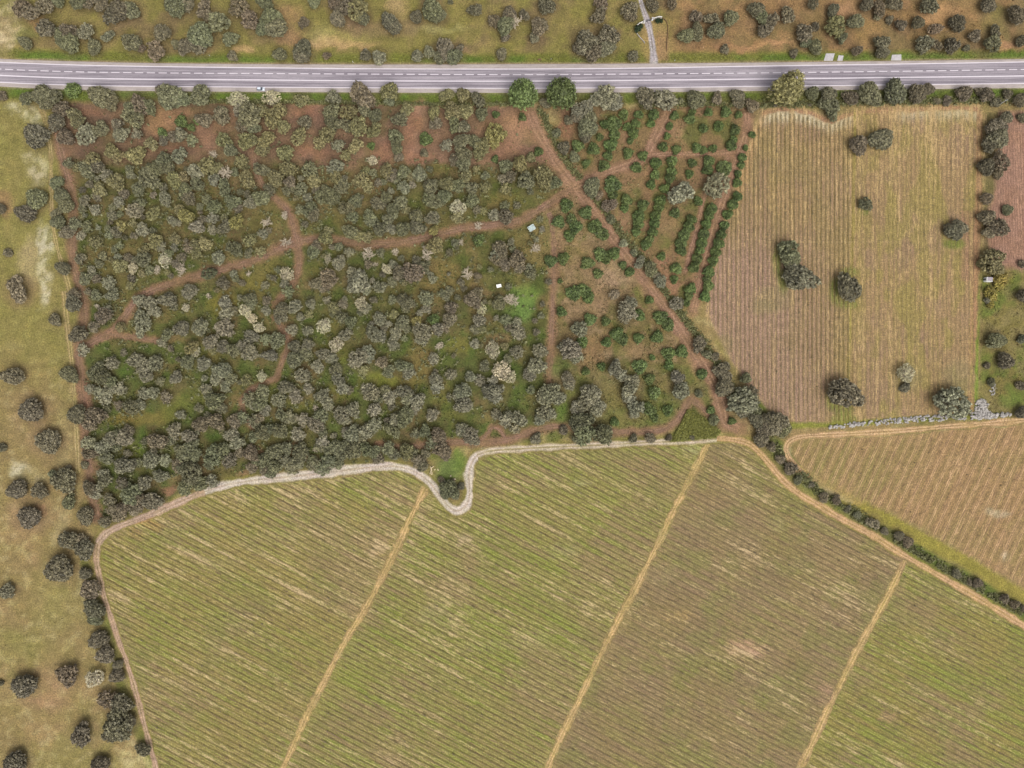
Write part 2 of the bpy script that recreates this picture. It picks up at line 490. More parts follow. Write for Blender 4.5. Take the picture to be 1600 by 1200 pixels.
# soft spots of ground: x, y, rx, ry, rgb as it looks lit, strength
SPOTS = [tuple(map(float, s.split())) for s in '''
40 172 30 12 200 190 155 .8;58 186 14 12 200 190 155 .6;62 262 17 26 195 182 145 .85;50 245 12 10 195 182 145 .5;72 385 13 36 205 195 165 .85;70 440 12 40 198 186 150 .8;
48 410 16 40 180 160 120 .6;70 455 8 20 205 195 165 .6;25 735 17 14 205 195 165 .8;45 748 25 14 190 175 135 .5;207 1184 24 22 195 180 130 .8;225 1195 15 18 195 180 130 .6;127 915 7 26 185 170 125 .6;
95 820 14 30 180 160 120 .5;98 700 14 60 165 150 105 .5;8 90 14 60 175 150 110 .4;6 320 14 20 165 125 95 .6;30 455 30 26 160 130 98 .5;48 645 34 34 158 130 98 .5;74 690 34 34 158 130 98 .5;
45 805 36 34 160 130 98 .6;62 800 10 10 170 125 100 .5;100 1060 34 20 160 128 98 .5;70 1095 40 16 165 130 100 .55;20 1010 40 30 140 132 76 .5;130 1040 50 30 150 135 85 .4;85 925 40 60 150 138 85 .4;
10 60 24 16 205 185 150 .8;12 48 26 14 195 175 135 .7;15 20 22 18 195 180 140 .6;62 37 12 12 170 125 85 .7;40 55 18 10 130 135 70 .5;380 77 16 7 195 160 115 .8;320 75 20 8 165 135 95 .5;452 22 20 20 168 135 95 .8;
455 56 24 14 165 130 95 .8;505 55 25 18 160 150 95 .5;530 70 60 8 195 160 115 .75;500 66 30 7 205 175 130 .6;540 55 45 14 165 150 95 .5;622 14 18 22 175 150 105 .8;690 48 40 6 170 160 105 .6;560 30 20 20 140 112 88 .5;
570 45 40 14 140 115 90 .5;640 42 26 14 140 118 90 .5;735 25 30 18 140 130 70 .4;720 80 14 6 160 130 100 .6;735 84 12 5 160 130 100 .4;900 30 40 40 138 128 68 .5;
1210 70 40 5 190 145 105 .7;1320 15 25 12 180 140 105 .6;1360 55 26 22 170 135 90 .7;1465 25 28 22 195 152 105 .8;1450 45 20 12 185 145 100 .6;1575 72 22 8 185 140 105 .7;1500 30 40 40 158 122 85 .5;1590 20 20 25 140 120 85 .6;
1115 40 70 30 155 122 88 .6;1180 30 30 40 160 126 90 .6;1150 72 40 5 180 135 100 .6;1270 30 20 30 138 118 78 .5;1555 40 20 40 130 120 72 .6;1045 10 14 16 150 118 85 .6;
815 478 16 24 112 138 70 .85;800 500 14 20 104 128 66 .7;830 460 16 20 115 138 66 .6;805 460 12 14 105 130 62 .6;700 738 24 26 100 122 62 .8;722 722 14 22 105 128 55 .8;680 712 12 12 115 128 55 .8;
600 595 28 10 135 138 58 .7;570 590 12 14 120 128 55 .6;210 690 18 26 82 105 42 .8;175 745 12 22 80 102 42 .8;190 570 16 26 85 105 45 .7;335 680 16 10 82 105 42 .7;265 740 16 20 88 112 45 .6;200 705 20 12 120 120 48 .6;
230 652 42 13 128 115 62 .85;190 655 22 10 132 112 58 .7;270 640 26 18 115 112 55 .7;300 625 24 22 108 112 52 .6;190 392 34 16 122 108 66 .8;250 400 30 14 118 105 62 .6;420 420 30 22 122 112 62 .85;405 450 22 26 126 112 62 .7;
350 478 26 22 138 122 58 .6;385 445 18 18 130 118 62 .6;690 435 34 36 130 112 68 .85;670 460 26 26 126 110 66 .7;745 470 12 40 140 118 76 .7;740 430 10 40 142 122 78 .6;660 565 26 30 128 110 66 .8;640 590 20 24 130 112 62 .6;
560 275 14 36 130 108 75 .7;600 295 20 16 128 105 74 .6;790 312 26 16 122 112 60 .7;775 325 20 14 125 110 66 .5;330 560 26 16 112 108 52 .5;500 430 22 22 116 108 54 .5;520 500 26 16 118 108 58 .5;
270 530 26 10 150 118 82 .5;470 640 30 14 112 112 52 .6;530 615 30 16 115 115 50 .6;440 610 30 14 112 118 52 .5;545 560 20 14 130 132 60 .6;515 540 22 12 122 120 55 .6;775 530 26 16 148 118 88 .6;720 540 26 12 128 122 62 .6;
690 620 20 22 112 112 54 .7;715 650 20 16 118 112 58 .6;760 655 20 8 138 118 76 .5;265 768 18 9 150 112 88 .9;380 738 18 7 152 120 90 .8;490 714 16 6 150 112 88 .8;405 702 8 10 145 108 84 .7;595 697 14 7 152 112 88 .8;
455 693 10 12 148 112 86 .6;275 752 14 10 150 115 90 .5;660 694 10 6 150 112 88 .7;148 800 10 16 150 112 92 .6;152 735 8 12 150 112 90 .6;130 640 12 16 150 112 92 .8;128 610 10 30 150 112 92 .6;
255 175 26 14 168 132 96 .8;245 195 26 14 165 128 94 .8;270 180 44 10 158 120 90 .7;140 180 22 9 152 112 88 .8;345 188 30 12 148 110 86 .7;275 225 40 16 142 106 84 .7;330 205 26 16 145 108 85 .6;650 185 12 26 155 115 90 .9;
655 245 26 10 158 118 92 .9;640 215 14 26 152 112 90 .8;600 235 16 16 148 108 86 .8;795 200 36 32 164 126 98 1;897 290 20 14 166 130 104 .9;790 235 26 14 155 116 92 .8;770 215 14 30 150 112 88 .7;815 180 18 14 165 125 98 .8;490 240 30 8 148 110 86 .7;
480 170 20 8 155 112 88 .7;690 265 24 10 120 112 60 .7;655 168 10 8 178 140 112 .8;470 235 26 10 146 108 84 .7;900 262 14 10 158 120 92 .6;880 200 12 20 150 110 86 .8;882 190 8 16 155 112 88 .7;
985 395 18 26 158 120 94 .7;1050 445 16 22 165 122 96 .8;1035 420 16 22 158 118 92 .6;980 340 14 22 158 122 96 .7;1012 300 10 30 150 116 86 .5;1045 345 22 26 150 122 88 .8;1060 205 12 14 165 130 98 .6;1055 225 28 10 148 118 84 .6;
930 440 44 40 148 122 90 .75;960 430 34 22 168 140 112 .7;905 400 24 24 148 122 86 .6;900 480 24 14 150 124 94 .7;940 470 30 26 152 124 94 .7;930 540 26 20 148 118 84 .6;1000 520 20 40 138 112 80 .5;920 560 24 24 146 116 82 .6;
995 545 26 12 152 124 92 .7;870 370 12 40 158 126 98 .6;850 350 24 30 140 128 80 .6;840 390 20 30 138 120 76 .7;820 400 26 40 128 112 70 .6;1085 560 10 16 168 130 102 .7;1045 600 16 14 140 118 78 .5;960 620 20 18 132 116 68 .5;
905 610 26 14 115 120 60 .6;870 640 22 26 92 118 48 .7;890 560 14 26 98 115 54 .6;880 575 20 18 95 115 52 .6;1050 575 26 14 105 118 54 .5;905 605 20 14 110 115 55 .5;975 655 30 10 130 120 70 .6;
1165 1014 30 10 195 155 125 .85;1180 1022 18 8 200 162 135 .6;592 852 12 8 205 180 140 .8;600 846 10 8 200 170 130 .6;588 862 12 6 195 162 120 .6;722 842 10 10 190 165 135 .8;725 835 8 8 200 180 150 .5;912 755 16 7 185 178 130 .6;1078 707 10 8 180 178 130 .5;
1085 700 12 6 175 175 120 .5;232 820 20 12 175 135 85 .7;215 830 20 12 170 138 88 .5;1212 820 18 10 165 152 105 .5;1400 880 20 12 150 122 95 .5;1290 1090 14 22 170 135 110 .6;1385 1125 22 8 180 140 115 .6;1030 900 30 16 160 140 105 .5;
1060 965 26 8 178 150 100 .6;830 1000 30 16 165 158 105 .5;880 860 26 12 170 160 112 .5;430 840 40 14 168 148 105 .5;330 880 50 12 160 150 95 .4;560 1010 26 14 150 150 80 .4;690 960 40 16 172 158 115 .5;760 1010 40 12 178 165 120 .5;
1560 800 18 6 200 190 160 .5;1572 872 8 8 205 190 160 .6
'''.replace('\n', '').split(';') if s.strip()]


def blend(c, w, col):
    w = np.clip(w, 0, 1)[:, None]
    return c * (1 - w) + np.asarray(col)[None, :] * w


def spots(c, px, py, wx, wy):
    for (x, y, rx, ry, r, g, b, s) in SPOTS:
        lim = 2.2
        k = np.where((np.abs(px - x) < rx * lim + 14) & (np.abs(py - y) < ry * lim + 14))[0]
        if not len(k):
            continue
        q = np.hypot((px[k] + wx[k] - x) / rx, (py[k] + wy[k] - y) / ry)
        w = s * smooth(1.35, 0.45, q)
        if r + g + b > 480:      # bare pale patches break up into specks
            w = w * (0.25 + 0.75 * smooth(0.36, 0.6, fbm(px[k] * 0.13, py[k] * 0.13, 63, 3)))
        c[k] = blend(c[k], w, S(r, g, b))
    return c


TREES = []     # filled by the tree list: (px, py, radius px, type, height m) - used for leaf litter under crowns


def ground_color(px, py, fields=False):
    """albedo of the bare ground, grass and litter at photo pixel (px, py)"""
    n1 = fbm(px * 0.035, py * 0.035, 1)
    n2 = fbm(px * 0.035, py * 0.035, 5)
    n3 = fbm(px * 0.011, py * 0.011, 9, 3)
    n4 = fbm(px * 0.11, py * 0.11, 13, 2)
    n5 = fbm(px * 0.02, py * 0.02, 17)
    wx, wy = (n1 - 0.5) * 34 + (n4 - 0.5) * 14, (n2 - 0.5) * 34 + (fbm(px * 0.11, py * 0.11, 23, 2) - 0.5) * 14
    qx, qy = px + wx * 0.5, py + wy * 0.5
    one = np.ones_like(px)
    # default: dry olive grassland
    c = one[:, None] * S(150, 130, 86)[None, :]
    c = blend(c, smooth(0.45, 0.62, n3) * .7, S(144, 132, 80))
    c = blend(c, smooth(0.5, 0.7, n5) * 0.7, S(158, 132, 92))
    c = blend(c, smooth(0.58, 0.75, n4) * 0.35, S(180, 165, 120))
    c = blend(c, smooth(640, 520, py + wy) * smooth(140, 110, px) * 0.75, S(137, 129, 71))
    # pasture strip on the far side of the road
    wn = smooth(100, 92, py)
    cn = one[:, None] * S(134, 124, 70)[None, :]
    cn = blend(cn, smooth(0.5, 0.68, n1), S(146, 130, 80))
    cn = blend(cn, smooth(0.55, 0.72, n5) * 0.8, S(128, 108, 78))
    east = smooth(1035, 1075, qx)
    ce = one[:, None] * S(150, 118, 82)[None, :]
    ce = blend(ce, smooth(0.42, 0.6, n5), S(132, 112, 74))
    ce = blend(ce, smooth(0.55, 0.7, n1) * 0.7, S(166, 130, 90))
    cn = cn * (1 - east[:, None]) + ce * east[:, None]
    c = c * (1 - wn[:, None]) + cn * wn[:, None]
    # wood floor
    sd = sdist(qx, qy, WOOD)
    ww = smooth(-5, 7, sd)
    cw = one[:, None] * S(100, 98, 54)[None, :]
    cw = blend(cw, smooth(0.42, 0.6, n1), S(91, 97, 48))
    cw = blend(cw, smooth(0.5, 0.64, n5) * 0.9, S(110, 100, 58))
    cw = blend(cw, smooth(0.54, 0.7, n2) * 0.75, S(118, 100, 66))
    cw = blend(cw, smooth(0.58, 0.72, n4) * 0.3, S(128, 112, 74))
    cw = blend(cw, smooth(380, 560, py) * smooth(0.40, 0.55, n1) * 0.75, S(86, 100, 46))
    band = smooth(262 + 22 * 0, 236, qy + 14 * (n3 - 0.5) * 4) * smooth(875, 850, px)
    red = one[:, None] * S(133, 103, 84)[None, :]
    red = blend(red, smooth(0.45, 0.65, n1) * 0.8, S(147, 114, 91))
    red = blend(red, smooth(0.5, 0.68, n2) * 0.75, S(116, 93, 76))
    red = blend(red, smooth(0.6, 0.75, n5) * 0.5, S(104, 98, 58))
    cw = cw * (1 - band[:, None]) + red * band[:, None]
    c = c * (1 - ww[:, None]) + cw * ww[:, None]
    # orchard and scrub beside the main track
    wo = smooth(-4, 5, sdist(qx, qy, ORCHARD))
    co = one[:, None] * S(136, 112, 78)[None, :]
    co = blend(co, smooth(0.45, 0.62, n1), S(112, 108, 62))
    co = blend(co, smooth(0.5, 0.7, n2) * 0.8, S(148, 116, 88))
    c = c * (1 - wo[:, None]) + co * wo[:, None]
    wsb = smooth(-4, 6, sdist(qx, qy, SCRUB))
    cs = one[:, None] * S(128, 110, 72)[None, :]
    cs = blend(cs, smooth(0.45, 0.6, n1), S(112, 110, 60))
    cs = blend(cs, smooth(0.5, 0.66, n2) * 0.8, S(144, 118, 88))
    cs = blend(cs, smooth(0.55, 0.7, n4) * 0.5, S(160, 134, 104))
    cs = blend(cs, smooth(540, 640, qy) * 0.7, S(104, 112, 54))
    c = c * (1 - wsb[:, None]) + cs * wsb[:, None]
    # green verges along the road
    te, le = road_y('top_edge', px), road_y('low_edge', px)
    vt = smooth(16, 7, np.abs(py + wy * 0.15 - (te - 6)))
    c = blend(c, vt * 0.9, S(120, 122, 56))
    c = blend(c, smooth(9, 3, np.abs(py + wy * 0.12 - (te - 7))) * smooth(0.42, 0.6, n5 + 0.1 * np.sin(px * 0.02)) * 0.85, S(102, 122, 50))
    vl = smooth(13, 6, np.abs(py + wy * 0.15 - (le + 9)))
    c = blend(c, vl * 0.95, S(104, 116, 48))
    c = blend(c, smooth(8, 2, np.abs(py - (le + 8))) * smooth(0.45, 0.6, n1) * 0.9, S(102, 122, 50))
    c = blend(c, smooth(4.0, 1.5, np.abs(py - (te - 0.5))) * 0.8, S(160, 138, 112))
    c = blend(c, smooth(4.0, 1.5, np.abs(py - (le + 0.5))) * 0.6, S(150, 140, 112))
    # strip between the gravel track, hedge and right-hand field
    dh = seg_dist(px + wx * 0.1, py + wy * 0.1, HEDGE)
    below = smooth(20, 8, dh)
    c = blend(c, below, S(108, 118, 52))
    c = blend(c, smooth(10, 4, dh) * 0.7, S(84, 96, 44))
    dy_ = seg_dist(px + wx * 0.15, py + wy * 0.15, P('1318,776 1330,783 1365,801 1412,826 1450,846 1500,873 1560,909 1600,933 1660,968'))
    c = blend(c, smooth(14, 7, dy_) * 0.95, S(150, 138, 66))
    dsand = seg_dist(px, py, P('1228,700 1234,720 1250,738 1275,752 1300,768 1330,783'))
    c = blend(c, smooth(6, 2.5, dsand) * 0.9, S(188, 176, 138))
    c = blend(c, smooth(13, 5, seg_dist(px + wx * .2, py + wy * .2, P('1255,735 1280,750 1310,765 1340,782'))) * 0.8, S(172, 145, 92))
    # west verge of the vineyard, grass beside the gravel track
    dg = seg_dist(px, py, GRAVEL)
    c = blend(c, smooth(13, 7, dg + wx * 0.1) * 0.65, S(136, 128, 66))
    c = blend(c, smooth(10, 5, seg_dist(px, py, P('132,880 150,935 165,975 178,1030 190,1075 207,1120 222,1160 238,1205'))) * 0.7, S(112, 118, 54))
    # yellow-green edge strip under the tilled field and the garden to the east
    c = blend(c, smooth(7, 3, np.abs(py + wy * .15 - np.interp(px, [1240, 1300, 1400, 1520], [664, 662, 655, 650]))) * ((px > 1225) & (px < 1530)) * 0.9, S(128, 132, 52))
    gard = smooth(1528, 1540, qx) * smooth(398, 440, qy) * smooth(660, 645, py)
    c = blend(c, gard, S(128, 116, 66))
    c = blend(c, gard * smooth(0.45, 0.62, n1), S(112, 118, 56))
    c = blend(c, gard * smooth(0.5, 0.66, n2) * 0.7, S(138, 124, 82))
    c = blend(c, smooth(5, 2, np.abs(px + wx * .05 - np.interp(py, [430, 540, 650], [1527, 1526, 1523]))) * ((py > 430) & (py < 655)) * 0.95, S(112, 136, 44))
    c = blend(c, smooth(16, 6, np.abs(px - 1548 + wx * .4)) * ((py > 175) & (py < 420)) * 0.7, S(108, 100, 62))
    c = blend(c, smooth(1.0, 0.3, np.hypot((px - 1583 + wx) / 34, (py - 628 + wy) / 26)) * 0.7, S(105, 122, 52))
    c = blend(c, smooth(1.0, 0.3, np.hypot((px - 1565 + wx) / 26, (py - 440 + wy) / 22)) * 0.6, S(150, 140, 60))
    # reed patch
    c = blend(c, smooth(-3, 3, sdist(qx, qy, REEDS)), S(112, 112, 56))
    # driveway apron
    c = blend(c, smooth(26, 16, np.hypot((px - 1022) / 1.0, (py - 62) / 1.8)) * 0.85, S(160, 136, 88))
    c = blend(c, smooth(14, 6, np.abs(px - 1035)) * smooth(40, 60, py) * smooth(98, 92, py) * 0.7, S(158, 124, 92))
    # aprons of bare soil beside the dirt tracks
    for k, (pts, w_) in RED.items():
        d = seg_dist(qx * 0.5 + px * 0.5, qy * 0.5 + py * 0.5, pts)
        c = blend(c, smooth(w_ * 1.25, w_ * 0.45, d) * 0.8, S(146, 112, 88))
    c = spots(c, px, py, wx * 0.7, wy * 0.7)
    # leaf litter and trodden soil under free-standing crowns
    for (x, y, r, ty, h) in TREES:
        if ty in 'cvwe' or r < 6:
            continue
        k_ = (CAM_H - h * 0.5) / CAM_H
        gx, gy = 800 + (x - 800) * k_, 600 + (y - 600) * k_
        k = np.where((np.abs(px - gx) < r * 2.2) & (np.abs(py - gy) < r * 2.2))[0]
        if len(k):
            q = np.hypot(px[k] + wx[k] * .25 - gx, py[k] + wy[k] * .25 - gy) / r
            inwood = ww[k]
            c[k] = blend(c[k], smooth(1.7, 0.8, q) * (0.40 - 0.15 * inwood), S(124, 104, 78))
    lum = (0.88 + 0.24 * n4) * (0.92 + 0.16 * n5)
    return c * lum[:, None]


def field_blend(px, py, poly, inner, soft=6.0, grow=0.0):
    sd = sdist(px, py, poly)
    n = fbm(px * 0.12, py * 0.12, 31, 3)
    w = smooth(-soft * 0.3, soft * 0.7, sd + (n - 0.5) * soft * 0.9)
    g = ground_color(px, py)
    return g * (1 - w[:, None]) + inner * w[:, None], w


# ------------------------------------------------------------------ the ground, one sheet out to the horizon
def lattice(x0, x1, y0, y1, step):
    xs = np.arange(x0, x1 + step * 0.5, step)
    ys = np.arange(y0, y1 + step * 0.5, step)
    return xs, ys


def grid_mesh(name, xs, ys, z, mat, colfn, keep=None, floats=None):
    """sheet on a rectangular lattice of photo pixels; keep(px, py) picks the cells by their centres"""
    gx, gy = np.meshgrid(xs, ys)
    nx, ny = len(xs), len(ys)
    i = (np.arange(ny - 1)[:, None] * nx + np.arange(nx - 1)[None, :]).ravel()
    F = np.stack([i + nx, i + nx + 1, i + 1, i], 1)      # counter-clockwise seen from above (y runs down in the photo)
    px, py = gx.ravel(), gy.ravel()
    if keep is not None:
        cx = (px[F[:, 0]] + px[F[:, 2]]) / 2
        cy = (py[F[:, 0]] + py[F[:, 2]]) / 2
        F = F[keep(cx, cy)]
        used = np.unique(F)
        mp = np.full(len(px), -1)
        mp[used] = np.arange(len(used))
        F = mp[F]
        px, py = px[used], py[used]
    V = np.stack([(px - 800) * MPP, (600 - py) * MPP, np.full(len(px), z)], 1)
    c = colfn(px, py)
    fl = None
    if isinstance(c, tuple):
        c, w, lush, bare = c
        fl = {'rowfac': w, 'lush': lush, 'bare': bare}
    me = mesh_np(name, V, F, mat, {'tint': c}, fl, smooth_sh=True)
    return me

